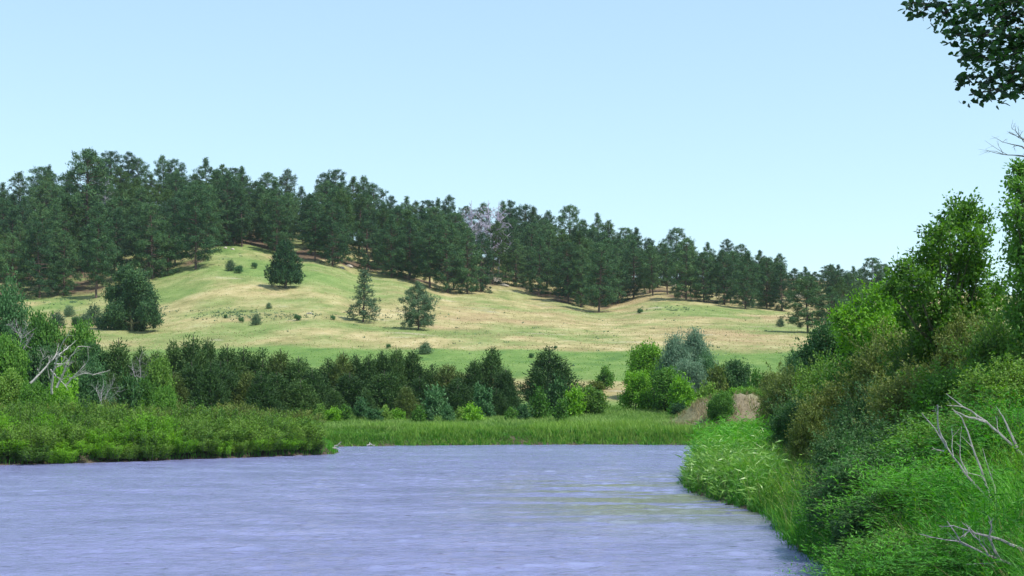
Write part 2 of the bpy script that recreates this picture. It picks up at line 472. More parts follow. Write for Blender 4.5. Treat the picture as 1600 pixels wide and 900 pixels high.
def build_water():
    tt = np.linspace(-1, 1, 520); tt = 0.95 * (0.42 * tt + 0.58 * tt ** 3)
    rows = np.concatenate([np.geomspace(6, 20, 40)[:-1], np.geomspace(20, 100, 560)])
    Y, T = np.meshgrid(rows, tt, indexing='ij')
    X = T * (Y + 12)
    r = np.random.default_rng(3)
    Z = np.zeros_like(X)
    for k in range(46):
        lam = np.exp(r.uniform(np.log(.35), np.log(1.5)))
        a = r.normal(np.pi / 2 + .25, .55); kx, ky = np.cos(a) * 2 * np.pi / lam, np.sin(a) * 2 * np.pi / lam
        Z += .0024 * lam ** .7 * np.sin(kx * X + ky * Y + r.uniform(0, 6.28) + 1.2 * fbm(X / 7, Y / 7, 70 + k, 1))
    Z *= 0.85 + .5 * fbm(X / 5, Y / 5, 50)
    nr, nc = Y.shape
    v = np.stack([X, Y, Z], -1).reshape(-1, 3)
    i = np.arange(nr - 1)[:, None] * nc; j = np.arange(nc - 1)[None]
    q = np.stack([i + j, i + j + 1, i + nc + j + 1, i + nc + j], -1).reshape(-1)
    m, nt = new_mat('river_water'); N = nt.nodes.new; L = nt.links.new
    out = N('ShaderNodeOutputMaterial'); pr = N('ShaderNodeBsdfPrincipled')
    tc = N('ShaderNodeTexCoord')
    def noise(sc3, scale, det, rough=.6):
        mp = N('ShaderNodeMapping'); mp.inputs['Scale'].default_value = sc3; L(tc.outputs['Object'], mp.inputs[0])
        no = N('ShaderNodeTexNoise'); no.inputs['Scale'].default_value = scale; no.inputs['Detail'].default_value = det; no.inputs['Roughness'].default_value = rough
        L(mp.outputs[0], no.inputs[0]); return no.outputs[0]
    n1 = noise((.22, .5, 1), .8, 5)
    cr = N('ShaderNodeValToRGB'); e = cr.color_ramp.elements
    e[0].position = .35; e[0].color = (.175, .185, .345, 1); e[1].position = .7; e[1].color = (.25, .265, .485, 1)
    L(n1, cr.inputs[0])
    # plant reflections and muddy shallows painted as olive streaks by the right bank
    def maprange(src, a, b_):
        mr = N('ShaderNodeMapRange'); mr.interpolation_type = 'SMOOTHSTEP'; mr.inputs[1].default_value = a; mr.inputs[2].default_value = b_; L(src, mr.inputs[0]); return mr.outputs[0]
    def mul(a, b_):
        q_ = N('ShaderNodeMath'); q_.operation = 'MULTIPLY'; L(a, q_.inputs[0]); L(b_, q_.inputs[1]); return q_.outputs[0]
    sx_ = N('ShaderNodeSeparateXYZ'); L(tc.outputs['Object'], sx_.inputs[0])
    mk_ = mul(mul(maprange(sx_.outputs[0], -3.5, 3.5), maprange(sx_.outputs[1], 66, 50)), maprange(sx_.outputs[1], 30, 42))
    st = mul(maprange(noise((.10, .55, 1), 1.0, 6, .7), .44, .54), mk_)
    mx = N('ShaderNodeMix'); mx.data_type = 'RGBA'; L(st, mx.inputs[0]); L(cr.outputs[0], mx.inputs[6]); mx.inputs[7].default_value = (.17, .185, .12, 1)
    ripple_dark = maprange(noise((.55, .9, 1), 3.0, 6, .75), .57, .66)  # dark faces of the ripples painted in as small dashes
    bo = N('ShaderNodeMix'); bo.data_type = 'RGBA'; L(ripple_dark, bo.inputs[0]); L(mx.outputs[2], bo.inputs[6]); bo.inputs[7].default_value = (.10, .09, .19, 1)
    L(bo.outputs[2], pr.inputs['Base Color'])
    pr.inputs['Roughness'].default_value = .10; pr.inputs['IOR'].default_value = 1.33
    b1 = N('ShaderNodeBump'); b1.inputs['Strength'].default_value = .9; b1.inputs['Distance'].default_value = .10
    L(noise((.75, 1, 1), 3.6, 6, .70), b1.inputs['Height'])
    L(b1.outputs[0], pr.inputs['Normal']); L(pr.outputs[0], out.inputs[0])
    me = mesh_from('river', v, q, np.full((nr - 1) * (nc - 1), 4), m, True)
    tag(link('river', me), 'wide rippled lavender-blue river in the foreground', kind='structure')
    # still outer reaches of the same river, left of the rippled sheet and behind the camera
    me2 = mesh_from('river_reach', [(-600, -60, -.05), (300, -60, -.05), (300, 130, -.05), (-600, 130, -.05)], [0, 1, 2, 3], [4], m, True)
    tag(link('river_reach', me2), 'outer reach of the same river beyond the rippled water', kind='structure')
build_water()

# ------------------------------------------------------------------ plants
def pine(seed, H=16., R=3.4, prof='round', base=.16, clump=.6, needles=22, dens=1.0, mat='pine', nw=.11):
    r = np.random.default_rng(seed)
    T = Buf(); C = Buf()
    lean = r.normal(size=2) * .02 * H
    n = 9; t = np.linspace(0, 1, n)
    tp = np.stack([lean[0] * t ** 2 + r.normal(size=n) * .05, lean[1] * t ** 2 + r.normal(size=n) * .05, t * H - .5 * (t == 0)], -1)
    tr = .02 * H * (1 - t) ** .8 * .6 + .03
    add_tube(T, tp, tr, 7)
    nb = int(84 * dens * (H / 16) ** .6)
    ts = base + (1 - base) * (np.arange(nb) + r.uniform(0, 1, nb)) / nb
    lump = r.uniform(.62, 1.18, 14)
    for k, tk in enumerate(ts):
        q = (tk - base) / (1 - base)
        if prof == 'round': P = min(1, (q + .35) * 1.45) * (1 - q ** 3.6) ** .7 * (1 - .30 * q)
        elif prof == 'cone': P = (1 - q) ** .85 + .04
        elif prof == 'oval': P = (1 - abs(2 * q - .75) ** 2.4 * .75) * (1 - q ** 6)
        else: P = (1 - q) ** .6
        L_ = max(.35, R * P * lump[int(q * 13.9)] * r.uniform(.72, 1.12))
        az = k * 2.39996 + r.normal() * .35
        slope = -.15 + .75 * q + r.normal() * .12
        z0 = tk * H; x0 = np.interp(tk, t, tp[:, 0]); y0 = np.interp(tk, t, tp[:, 1])
        p0 = np.array([x0, y0, z0]); d = np.array([math.cos(az), math.sin(az), slope])
        p1 = p0 + d * L_
        add_tube(T, np.stack([p0, (p0 + p1) / 2 + [0, 0, -.06 * L_], p1]), [.035 + .012 * L_, .03, .012], 4)
        nc = max(3, int(L_ / clump * 2.1))
        f = np.sqrt(r.uniform(.22, 1.0, nc))
        cc = p0 + d * L_ * f[:, None] + r.normal(size=(nc, 3)) * np.array([.28, .28, .20]) * (0.4 + L_ * .28)
        tint = np.clip(r.normal(.5, .25, nc), 0, 1)
        m_ = needles
        pos = np.repeat(cc, m_, 0) + r.normal(size=(nc * m_, 3)) * clump * .30
        dr = unit(r.normal(size=(nc * m_, 3))) + np.array([0, 0, .55]) + np.array([math.cos(az), math.sin(az), 0]) * .35
        cen = np.repeat(cc, m_, 0)
        ax = np.array([x0, y0, z0 - .25 * L_])
        add_leaves(C, pos, dr, r.uniform(.24, .46, nc * m_), nw, np.repeat(tint, m_), r, .05, unit(pos - cen) * .8 + unit(cen - ax) * .8 + [0, 0, .25])
    return [('trunk', T.mesh('pine_trunk', M['bark_pine'])), ('crown', C.mesh('pine_crown', M[mat]))]

def cedar(seed, H=5.5, R=1.5, mat='cedar', n=620, prof=1.0, leaf=.20, mm=17):
    """juniper: dense upright sprays from the ground up to a ragged point"""
    r = np.random.default_rng(seed)
    T = Buf(); C = Buf()
    tp = np.array([[0, 0, -.3], [.03, 0, H * .4], [0, .02, H * .92]])
    add_tube(T, tp, [.03 * H, .02 * H, .012], 6)
    q = 1 - np.sqrt(1 - r.uniform(0, .985, n)); q = q * .9 + r.uniform(0, .1, n)
    az = r.uniform(0, 2 * np.pi, n)
    lob = 1 + .20 * np.sin(az * 3 + seed) + .14 * np.sin(az * 5 + q * 9 + seed)
    rad = R * ((1 - q) ** (.98 * prof) * (.72 + .28 * np.minimum(q * 6, 1)) + .02) * lob * np.sqrt(r.uniform(.22, 1.0, n)) * r.uniform(.85, 1.12, n)
    cc = np.stack([np.cos(az) * rad, np.sin(az) * rad, .05 * H + q * H * .92], -1)
    for k in range(0, n, 9):
        b0 = np.array([0, 0, max(.05, cc[k, 2] - .35 * rad[k])]); add_tube(T, np.stack([b0, cc[k]]), [.02, .008], 3)
    tint = np.clip(r.normal(.5, .24, n), 0, 1)
    pos = np.repeat(cc, mm, 0) + r.normal(size=(n * mm, 3)) * np.array([.13, .13, .17])
    out = np.stack([np.cos(az), np.sin(az), np.zeros(n)], -1)
    dr = unit(r.normal(size=(n * mm, 3))) * .75 + np.array([0, 0, .85]) + np.repeat(out, mm, 0) * .5
    add_leaves(C, pos, dr, r.uniform(.6, 1.5, n * mm) * leaf, .32 * leaf, np.repeat(tint, mm), r, .05, np.repeat(out, mm, 0) * .9 + unit(pos - np.repeat(cc, mm, 0)) * .6 + [0, 0, .35])
    return [('trunk', T.mesh('cedar_trunk', M['bark'])), ('crown', C.mesh('cedar_crown', M[mat]))]

def lobed(seed, lobes, root, mat, leaf=.12, wid=.07, dens=60, clus=.28, per=16, names=('trunk', 'crown'), tr=.12, bark='green_twig', droop=0., tips=None, stems=1, twig=.5, up=.3, tr_end=.012, shoots=5, shl=1.0):
    """broadleaf plant: limbs run from the root to every lobe, twigs to leaf clusters spread through the outer part of each lobe.
    lobes: list of (x, y, z, rx, rz) around the plant's own origin; dens: clusters per square metre of lobe surface"""
    r = np.random.default_rng(seed)
    T = Buf(); C = Buf()
    root = np.asarray(root, float)
    zt = max(l[2] for l in lobes)
    cx = np.mean([l[0] for l in lobes]); cy = np.mean([l[1] for l in lobes])
    if stems == 1:
        top = np.array([cx * .8 + root[0] * .2, cy * .8 + root[1] * .2, zt])
        spine = wobble(root, top, 7, .03 * zt, r)
        add_tube(T, spine, np.linspace(tr, tr * .22, 7), 7)
    for l in lobes:
        c = np.array(l[:3], float); rx, rz = l[3], l[4]
        if stems == 1:
            k = np.clip(int(6 * max(.12, (c[2] - root[2]) / (zt - root[2]) * .62)), 1, 5)
            b0 = spine[k]
        else:
            b0 = root + np.append(r.normal(size=2) * .18, 0)
        limb = wobble(b0, c, 5, .05 * np.linalg.norm(c - b0), r)
        add_tube(T, limb, np.linspace(tr * (.5 if stems == 1 else .4), tr_end, 5), 5)
        area = 4 * np.pi * ((rx * rx + 2 * rx * rz) / 3)
        n = max(5, int(area * dens))
        d = unit(r.normal(size=(n, 3)))
        rr = r.uniform(.30, 1.0, n) ** .45 * np.where(r.uniform(size=n) < .10, r.uniform(1.05, 1.4, n), 1)
        lump = 1 + .28 * np.sin(d[:, 0] * 4.1 + seed) * np.sin(d[:, 2] * 5.3 + seed * 2) + .12 * r.normal(size=n)
        cc = c + d * np.array([rx, rx, rz]) * (rr * lump)[:, None]
        cc[:, 2] = np.maximum(cc[:, 2], root[2] + .25)
        for k in range(0, n, max(1, int(1 / max(twig, .02)))):
            add_tube(T, np.stack([c + (cc[k] - c) * .15, c + (cc[k] - c) * .6 + r.normal(size=3) * .04, cc[k]]), [.008, .006, .003], 3)
        # leafy shoots that break the outline
        for k in range(shoots):
            sdv = unit(unit(r.normal(size=3)) + np.array([0, 0, .55]) + (c - [cx, cy, root[2]]) * .12)
            sl = max(rx, rz) * r.uniform(1.25, 1.85) * shl
            w = wobble(c, c + sdv * sl, 5, .05 * sl, r, sag=.12 * sl * r.uniform(-.3, 1)); add_tube(T, w, np.linspace(.010, .003, 5), 3)
            nl = max(10, int(.62 * sl / leaf * 3.2)); tq = r.uniform(.42, 1.02, nl)
            ps = np.stack([np.interp(tq, np.linspace(0, 1, 5), w[:, q_]) for q_ in range(3)], -1) + r.normal(size=(nl, 3)) * leaf * .55
            add_leaves(C, ps, unit(r.normal(size=(nl, 3))) + sdv * .7, leaf * r.uniform(.7, 1.25, nl), wid, np.full(nl, np.clip(r.normal(.62, .2), 0, 1)), r, .12, sdv + [0, 0, .6])
        tint = np.clip(r.normal(.5, .34, n), 0, 1)
        pos = np.repeat(cc, per, 0) + r.normal(size=(n * per, 3)) * clus * .5
        dr = unit(r.normal(size=(n * per, 3))) + np.repeat(d, per, 0) * .5 + np.array([0, 0, up - droop])
        add_leaves(C, pos, dr, r.uniform(.65, 1.25, n * per) * leaf, wid * r.uniform(.8, 1.2, n * per), np.repeat(tint, per), r, .12,
                   unit(pos - np.repeat(cc, per, 0)) * .8 + np.repeat(d, per, 0) * .8 + [0, 0, .3])
    out = [(names[0], T.mesh(names[0], M[bark])), (names[1], C.mesh(names[1], M[mat]))]
    return out

def rand_lobes(seed, H, W, n, low=.25, flat=1.):
    r = np.random.default_rng(seed); L_ = []
    n = int(n * 1.5)
    for k in range(n):
        z = H * (low + (.82 - low) * (k + .5) / n) * r.uniform(.88, 1.1)
        q = z / H
        rad = W * .5 * math.sqrt(max(.06, 1 - ((q - .32) / .56) ** 2)) * .68
        a = k * 2.4 + r.uniform(-.5, .5)
        rr = W * .165 * r.uniform(.7, 1.45)
        L_.append((math.cos(a) * rad * r.uniform(.5, 1), math.sin(a) * rad * r.uniform(.5, 1), z, rr, rr * r.uniform(.8, 1.05) * flat))
    return L_

def place(name, parts, loc, label, cat, group=None, s=1., sz=None, rz=0.):
    root = bpy.data.objects.new(name, None); COL.objects.link(root)
    root.empty_display_size = .3
    root.location = [float(c) for c in loc]; root.rotation_euler = (0, 0, float(rz)); root.scale = (float(s), float(s), float(sz if sz is not None else s))
    for nm, me in parts: link(nm, me, root)
    return tag(root, label, cat, group)

# --- ponderosa pines on the hill
PV = []
for k in range(14):
    H = 16.; pr_ = ['round', 'round', 'oval', 'cone2', 'round', 'oval', 'round'][k % 7]
    PV.append(pine(100 + k, H, [4.9, 4.3, 4.5, 4.6, 5.2, 4.2, 3.9][k % 7], pr_, [.10, .16, .08, .06, .12, .18, .2][k % 7], mat='cedar' if k in (3, 8, 12) else 'pine'))
PF = [pine(130 + k, 16., [4.6, 4.0, 4.4, 3.8, 5.0][k], ['round', 'oval', 'round', 'cone2', 'round'][k], [.02, .05, .03, .02, .07][k], mat='pine') for k in range(5)]
def put_pine(v, loc, H, label, group=None, w=1., rz=None, name='ponderosa_pine', front=False):
    sz = H / 16.
    o_ = place(name, PF[v % 5] if front else PV[v % len(PV)], loc, label, 'pine tree', group, sz * w * 1.12, sz, rng.uniform(0, 6.28) if rz is None else rz)
    o_.rotation_euler[0] = rng.normal() * .025; o_.rotation_euler[1] = rng.normal() * .025
    return o_

SKY = [(-60, 285), (-30, 280), (8, 288), (31, 270), (58, 262), (79, 261), (110, 270), (136, 236), (152, 242), (171, 238), (202, 240), (215, 250), (235, 275), (256, 245), (276, 251), (305, 272), (323, 249), (349, 258), (365, 264), (381, 263), (400, 285), (419, 270),
       (443, 267), (474, 293), (511, 272), (530, 267), (551, 278), (569, 279), (587, 290), (608, 307), (632, 308), (650, 316), (666, 314), (682, 313), (700, 308), (726, 323), (750, 320), (790, 317), (799, 315), (820, 322), (833, 325), (854, 332),
       (889, 323), (907, 345), (936, 335), (954, 346), (975, 357), (991, 358), (1015, 374), (1057, 358), (1078, 380), (1106, 380), (1137, 375), (1159, 383), (1187, 392), (1216, 398), (1262, 432), (1300, 414), (1331, 417), (1362, 404), (1381, 414), (1410, 425), (1450, 430)]
def region(u):
    for lim, t in [(110, 'far left end of the ridge'), (240, 'high knoll at the left'), (340, 'left shoulder of the ridge'), (470, 'ridge above the upright dark cone-shaped tree'), (600, 'ridge above the two lone slope pines'),
                   (740, 'middle of the ridge'), (900, 'falling middle of the ridge'), (1040, 'lower ridge right of the middle'), (1240, 'low right end of the ridge')]:
        if u < lim: return t
    return 'low saddle behind the green riverside tree'
sk_u = np.array([s[0] for s in SKY], float); sk_y = np.array([s[1] for s in SKY], float)
cells = []
npine = 0
for i, (u, yt) in enumerate(SKY):
    yr = 440.
    D = 424 - 8 * rng.uniform() if u < 1240 else 380 - 30 * rng.uniform()
    if 1180 < u < 1240: D = 385
    x = D * (u - 800) / F; z = gz(x, D)
    H = CAMZ + D * (HY - yt) / F - z
    while H > 21 and D > 340:
        D -= 8; x = D * (u - 800) / F; z = gz(x, D); H = CAMZ + D * (HY - yt) / F - z
    H = max(H, 7)
    v = 5 if u in (323,) else i
    if u in (530, 171, 889, 1057, 1362): v = 4
    lab = 'skyline ponderosa pine on the ' + region(u)
    if u == 323: lab = 'narrow pointed pine sticking out of the skyline above the left slope shoulder'
    elif u == 530: lab = 'broad round-topped pine, highest on the skyline above the lone slope pines'
    elif u == 136: lab = 'tallest pine on the high knoll at the left'
    elif u == 1057: lab = 'tall dark pine standing proud of the skyline at the right ridge'
    elif u == 889: lab = 'round-headed skyline pine on the falling ridge'
    put_pine(v, (x, D, z), H, lab, 'skyline pines on the ' + region(u) if lab.startswith('skyline') else None, w=1.12 if H < 15 else .95)
    cells.append((x, D)); npine += 1

# front trees whose feet show on the grass: (column, foot row, top row, variant, width factor, label)
FRONT = [(18, 468, 372, 0, 1.1, 'dark pine at the left frame edge with its foot on the lower slope'),
         (62, 466, 350, 4, 1.0, 'tall pine at the foot of the left wood, second from the frame edge'),
         (100, 462, 362, 2, 1.0, 'bushy pine at the foot of the left wood above the small slope saplings'),
         (150, 466, 345, 6, 1.0, 'pine behind the big dark slope tree, on the wood edge'),
         (238, 436, 322, 4, 1.05, 'broad pine beside the bare red earth on the left wood edge'),
         (262, 430, 340, 3, .9, 'smaller pine at the corner of the left wood edge'),
         (306, 421, 292, 4, 1.0, 'big pine at the wood corner over the bare earth patch'),
         (355, 384, 275, 0, 1.0, 'pine at the top of the green slope shoulder'),
         (378, 386, 300, 6, 1.0, 'slim pine at the crest of the green slope shoulder'),
         (432, 398, 312, 4, 1.0, 'pine on the wood edge just above the upright dark cone-shaped tree'),
         (492, 408, 318, 1, 1.0, 'pine on the wood edge beside the red earth bank'),
         (520, 416, 320, 4, 1.1, 'broad pine on the wood edge left of the pale ledge'),
         (575, 424, 330, 1, 1.0, 'pine on the wood edge straight above the layered lone pine'),
         (612, 434, 338, 2, 1.0, 'pine on the wood edge left of the round lone pine'),
         (640, 438, 345, 6, 1.1, 'thin-trunked pine on the wood edge over the round lone pine'),
         (672, 450, 350, 1, 1.1, 'pine on the wood edge right above the round lone pine'),
         (700, 458, 350, 4, 1.0, 'full pine reaching down the slope at the middle wood edge'),
         (730, 459, 358, 2, 1.0, 'pine at the middle wood edge left of the pale rocks'),
         (752, 456, 365, 0, 1.0, 'dense pine directly left of the pale rocks'),
         (806, 448, 375, 5, 1.1, 'bright green pine right of the pale rocks'),
         (842, 462, 372, 1, 1.0, 'pine in the descending wood edge left of the lowest pines'),
         (888, 474, 380, 4, 1.0, 'wide pine at the lowest part of the wood edge, left one of a close pair'),
         (908, 480, 385, 2, .9, 'narrow pine between the two lowest wood-edge pines'),
         (936, 488, 382, 4, 1.0, 'lowest wood-edge pine casting a long shadow on the dry grass'),
         (965, 474, 376, 0, 1.0, 'pine just right of the lowest wood-edge pine'),
         (990, 466, 378, 2, 1.1, 'pine at the right side of the main wood above the dry slope'),
         (1020, 462, 385, 1, 1.0, 'last pine of the main wood before the yellow gap'),
         (1072, 469, 375, 4, 1.0, 'dark wide pine right of the yellow gap in the wood'),
         (1100, 472, 396, 2, 1.1, 'round pine in the low right wood beside the wide dark pine'),
         (1132, 476, 392, 0, 1.0, 'pine in the low right wood over the green slope patch'),
         (1165, 482, 395, 1, 1.0, 'pine with a separate dark shadow on the right slope'),
         (1198, 482, 405, 4, 1.0, 'pine near the right end of the low wood'),
         (1222, 486, 415, 2, 1.1, 'small pine closing the low right wood by the pale hilltop')]
for (u, yb, yt, v, w, lab) in FRONT:
    p = on_hill(u, yb)
    H = (yb - yt) * p[1] / F
    put_pine(v, p, H, lab, None, w, front=(int(u) % 3 != 0)); cells.append((p[0], p[1])); npine += 1

# the rest of the wood between the edge and the crest
tries = 0
cand = []
while npine < 276 and tries < 9000:
    tries += 1
    u = rng.uniform(-90, 1330); 
    e = float(edge_D(u)); D = rng.uniform(e + 3, 418)
    if 1232 < u < 1290: continue
    if 165 < u < 235 and D > 395: continue
    if 728 < u < 786 and D > 372: continue
    x = D * (u - 800) / F
    if any((x - a) ** 2 + (D - b) ** 2 < (5.6 if tries < 5000 else 4.8) ** 2 for a, b in cells): continue
    z = gz(x, D); H = rng.uniform(13, 18.5)
    if u > 1040: H *= .8
    near = np.abs(sk_u - u) < 26
    lim = (sk_y[near].max() if near.any() else np.interp(u, sk_u, sk_y)) + rng.uniform(6, 22)
    Hm = CAMZ + D * (HY - lim) / F - z
    if Hm < 7: continue
    H = min(H, Hm)
    lab = 'ponderosa pine inside the wood on the ' + region(u)
    put_pine(int(rng.integers(14)), (x, D, z), H, lab, 'pines inside the wood on the ' + region(u), rng.uniform(.92, 1.18))
    cells.append((x, D)); npine += 1
print('pines', npine, tries)

# individual slope trees
p = on_hill(206, 518); H = (518 - 414) * p[1] / F
L_ = [(195, 430, 17), (213, 438, 18), (182, 458, 19), (224, 460, 21), (205, 466, 22), (180, 488, 18), (232, 486, 17), (207, 494, 22), (169, 505, 12), (241, 500, 12), (217, 508, 14), (190, 508, 14), (203, 450, 16)]
PB = lobed(300, [(*(at(u_, y_, p[1] + rng.uniform(-2.5, 2.5)) - p), r_ * p[1] / F * .86, r_ * p[1] / F * .8) for (u_, y_, r_) in L_], (0, 0, -.4), 'pine', .36, .16, 5.5, .55, 20, tr=.3, twig=.1, shoots=7, shl=.8)
place('slope_tree', PB, p, 'big broad dark tree standing low on the left slope over its own shadow', 'tree', None)
PC = cedar(301, 9.3, 3.3, 'pine', 900, .75, .42, 15)
p = on_hill(446, 450); H = (450 - 368) * p[1] / F
place('slope_tree', PC, p, 'upright dark cone-shaped tree alone on the green upper slope', 'tree', None, H / 9 * .98, H / 9, 2.0)
PD = pine(302, 9.5, 2.9, 'cone', .07, .5, 15, 1.0, 'pine_light')
p = on_hill(568, 503); H = (503 - 424) * p[1] / F
place('lone_pine', PD, p, 'airy layered conical pine, left of the two lone pines on the open slope', 'pine tree', None, H / 9.5 * 1.35, H / 9.5, .4)
PE = pine(303, 8.3, 3.7, 'oval', .09, .5, 20, 1.3, 'pine_light')
p = on_hill(654, 515); H = (515 - 444) * p[1] / F
place('lone_pine', PE, p, 'rounded loose-crowned pine, right of the two lone pines on the open slope', 'pine tree', None, H / 8.3, H / 8.3, .9)
p = on_hill(1262, 520); H = (520 - 434) * p[1] / F
put_pine(4, p, H, 'dark pine on the right end of the dry slope, over a black shadow', None, 1.35)
p = on_hill(1300, 524); put_pine(2, p, (524 - 450) * p[1] / F, 'lower pine behind the right-bank shrubs beside the dark slope-end pine', None, 1.3)

# saplings and small shrubs scattered on the slope
SM = [cedar(400 + k, 2.2, .75, 'pine_light', 130, .8, .22, 10) for k in range(3)]
SB = [lobed(420 + k, rand_lobes(420 + k, 1.6, 1.9, 4), (0, 0, -.1), 'leaf_blue', .16, .10, 16, .3, 12, ('stems', 'foliage'), .04, stems=3, twig=.2) for k in range(2)]
for k_, (u_, yt_, D_) in enumerate([(1258, 446, 372), (1274, 452, 352), (1292, 436, 384), (1312, 424, 392), (1322, 446, 350), (1345, 424, 388), (1352, 450, 345), (1374, 428, 380), (1386, 456, 342), (1402, 430, 384), (1425, 440, 372), (1240, 470, 362), (1334, 470, 330)]):
    x_ = D_ * (u_ - 800) / F; z_ = gz(x_, D_)
    put_pine(k_ + 2, (x_, D_, z_), max(8, CAMZ + D_ * (HY - yt_) / F - z_), 'pine in the dense dark clump where the ridge meets the riverside trees', 'pines of the dense clump at the right end of the ridge', 1.35)
SAP = [(89, 513, 483, 0, 'grey-green sapling standing apart, leftmost on the lower left slope'), (108, 495, 475, 0, 'slender dark sapling uphill of the leftmost slope sapling'),
       (120, 512, 494, 1, 'low bush left of the tallest slope sapling'), (133, 512, 488, 0, 'middle sapling of the small cluster on the left slope'),
       (148, 508, 473, 0, 'tallest sapling of the small cluster on the left slope'), (158, 514, 496, 1, 'spreading bush at the foot of the big dark slope tree'),
       (361, 424, 405, 0, 'small bright bush high on the green shoulder'), (374, 427, 414, 1, 'tiny bush right beside the small bright shoulder bush'),
       (397, 420, 411, 1, 'speck-like bush under the crest of the green shoulder'), (420, 483, 472, 0, 'tiny sapling below the upright dark tree'),
       (400, 508, 489, 0, 'dark sapling alone in the middle of the left slope'), (464, 501, 491, 1, 'tiny round bush left of the layered lone pine'),
       (377, 504, 496, 1, 'tiny bush left of the dark mid-slope sapling'), (352, 498, 492, 1, 'faint tuft in the dark sage patch on the left slope'),
       (520, 500, 493, 1, 'little bush just left of the layered lone pine'), (664, 553, 533, 2, 'dark small conifer peeping over the juniper row on the green slope foot'),
       (607, 545, 538, 1, 'tiny dark bush on the green slope foot behind the juniper row'), (1219, 511, 496, 0, 'dark small tree on the right part of the dry slope'),
       (1238, 505, 494, 1, 'small bush between the dry-slope tree and the right end pine'), (868, 545, 540, 1, 'dark speck of a bush above the lone riverside juniper'),
       (1000, 490, 482, 1, 'low bush in the dry grass below the right wood'), (830, 560, 552, 1, 'low bush at the green slope foot beside the lone juniper')]
for (u, yb, yt, k, lab) in SAP:
    p = on_hill(u, yb); H = (yb - yt) * p[1] / F
    if k == 0: place('sapling', SM[u % 3], p, lab, 'sapling', None, H / 2.2 * 1.25, H / 2.2, u)
    elif k == 2: place('small_conifer', SM[1], p, lab, 'conifer', None, H / 2.2 * 1.7, H / 2.2, u)
    else: place('small_bush', SB[u % 2], p, lab, 'bush', None, H / 1.6, H / 1.6, u)

# dead bare trees that show grey-lilac against the sky
def bare(seed, H, spread, n=16, mat='deadwood_grey', r0=.10, twigs=7, name='branches'):
    r = np.random.default_rng(seed); T = Buf(); B = Buf()
    add_tube(T, wobble(np.array([0, 0, -.3]), np.array([spread * .1, 0, H]), 7, .02 * H, r), np.linspace(r0, r0 * .15, 7), 6)
    for k in range(n):
        z0 = H * r.uniform(.25, .92); a = r.uniform(0, 6.28); l = spread * (1.15 - z0 / H) * r.uniform(.7, 1.2)
        p0 = np.array([spread * .1 * z0 / H, 0, z0]); p1 = p0 + np.array([math.cos(a) * l, math.sin(a) * l, l * r.uniform(.2, .9)])
        w = wobble(p0, p1, 5, .06 * l, r); add_tube(B, w, np.linspace(r0 * .4, r0 * .08, 5), 4)
        for j in range(twigs):
            i = r.integers(1, 5); q = w[i] + unit(r.normal(size=3) + [0, 0, .5]) * l * .38
            add_tube(B, np.stack([w[i], (w[i] + q) / 2 + r.normal(size=3) * .04 * l, q]), [r0 * .16, r0 * .1, r0 * .05], 3)
    return [('trunk', T.mesh('dead_trunk', M[mat])), (name, B.mesh('dead_branches', M[mat]))]
M['deadwood_lilac'] = bark_mat('dead_wood_lilac', (.34, .30, .38), (.56, .51, .62), 6)
DB = [bare(500 + k, 14, 3.8, 44, mat='deadwood_lilac', r0=.20, twigs=12) for k in range(2)]
for (u, yt, D, lab) in [(738, 312, 382, 'bare grey dead tree on the skyline left of the gap in the pines'), (764, 312, 380, 'bare lilac-grey dead tree in the skyline gap'), (778, 315, 384, 'bare grey dead tree right of the skyline gap'), (166, 268, 372, 'grey dead crown among the pines of the high left knoll')]:
    x = D * (u - 800) / F; z = gz(x, D); H = CAMZ + D * (HY - yt) / F - z
    place('dead_tree', DB[u % 2], (x, D, z), lab, 'dead tree', None, H / 14, H / 14, u)

# --- junipers behind the river meadow
CV = [cedar(200 + k, 5.5, [1.8, 1.55, 2.0, 1.7, 1.85][k % 5], 'cedar' if k % 5 != 3 else 'cedar_olive') for k in range(7)]
def put_by_top(name, parts, H0, W0, u, yt, D, wpx, lab, cat, group=None, rz=None):
    x = D * (u - 800) / F; z = gz(x, D) - .05; H = CAMZ + D * (HY - yt) / F - z
    W = wpx * D / F
    return place(name, parts, (x, D, z), lab, cat, group, W / W0, H / H0, u * .7 if rz is None else rz)
def J(u, yt, D, w, v, lab, group=None):
    if group: w *= rng.uniform(.95, 1.45); yt += rng.uniform(-6, 10)
    put_by_top('juniper', CV[v], 5.0, 2.7, u, yt, D, w, lab, 'juniper', group)
g1 = 'junipers in the left half of the row'; g2 = 'junipers in the right half of the row'
for i, (u, yt, D, w) in enumerate([(162, 552, 117, 46), (185, 531, 116, 56), (221, 536, 118, 40), (246, 549, 117, 48), (272, 534, 118, 48), (302, 526, 117, 52), (325, 529, 119, 50), (355, 534, 116, 54), (381, 534, 118, 50), (410, 536, 117, 54), (438, 549, 115, 56), (466, 560, 114, 52), (488, 576, 112, 44),
                                   (210, 566, 112, 50), (240, 578, 110, 44), (300, 562, 111, 52), (345, 566, 111, 54), (388, 570, 110, 52), (432, 576, 109, 54), (470, 590, 108, 46)]):
    J(u, yt, D, w, i % 7, 'dark pointed juniper in the closed row behind the left thicket', g1)
for (u, yt, D, w) in [(20, 560, 112, 50), (52, 566, 113, 50), (88, 562, 112, 48), (118, 552, 114, 50), (140, 560, 112, 50), (170, 574, 109, 48)]:
    J(u, yt, D, w, int(u) % 7, 'dark pointed juniper in the closed row behind the left thicket', g1)
J(272, 580, 108, 54, 3, 'rounded olive-green juniper at the front of the left row'); J(329, 566, 107, 58, 4, 'pale-tipped wide juniper at the front of the left row'); J(408, 580, 106, 56, 5, 'juniper at the front of the left row near the pale twigs')
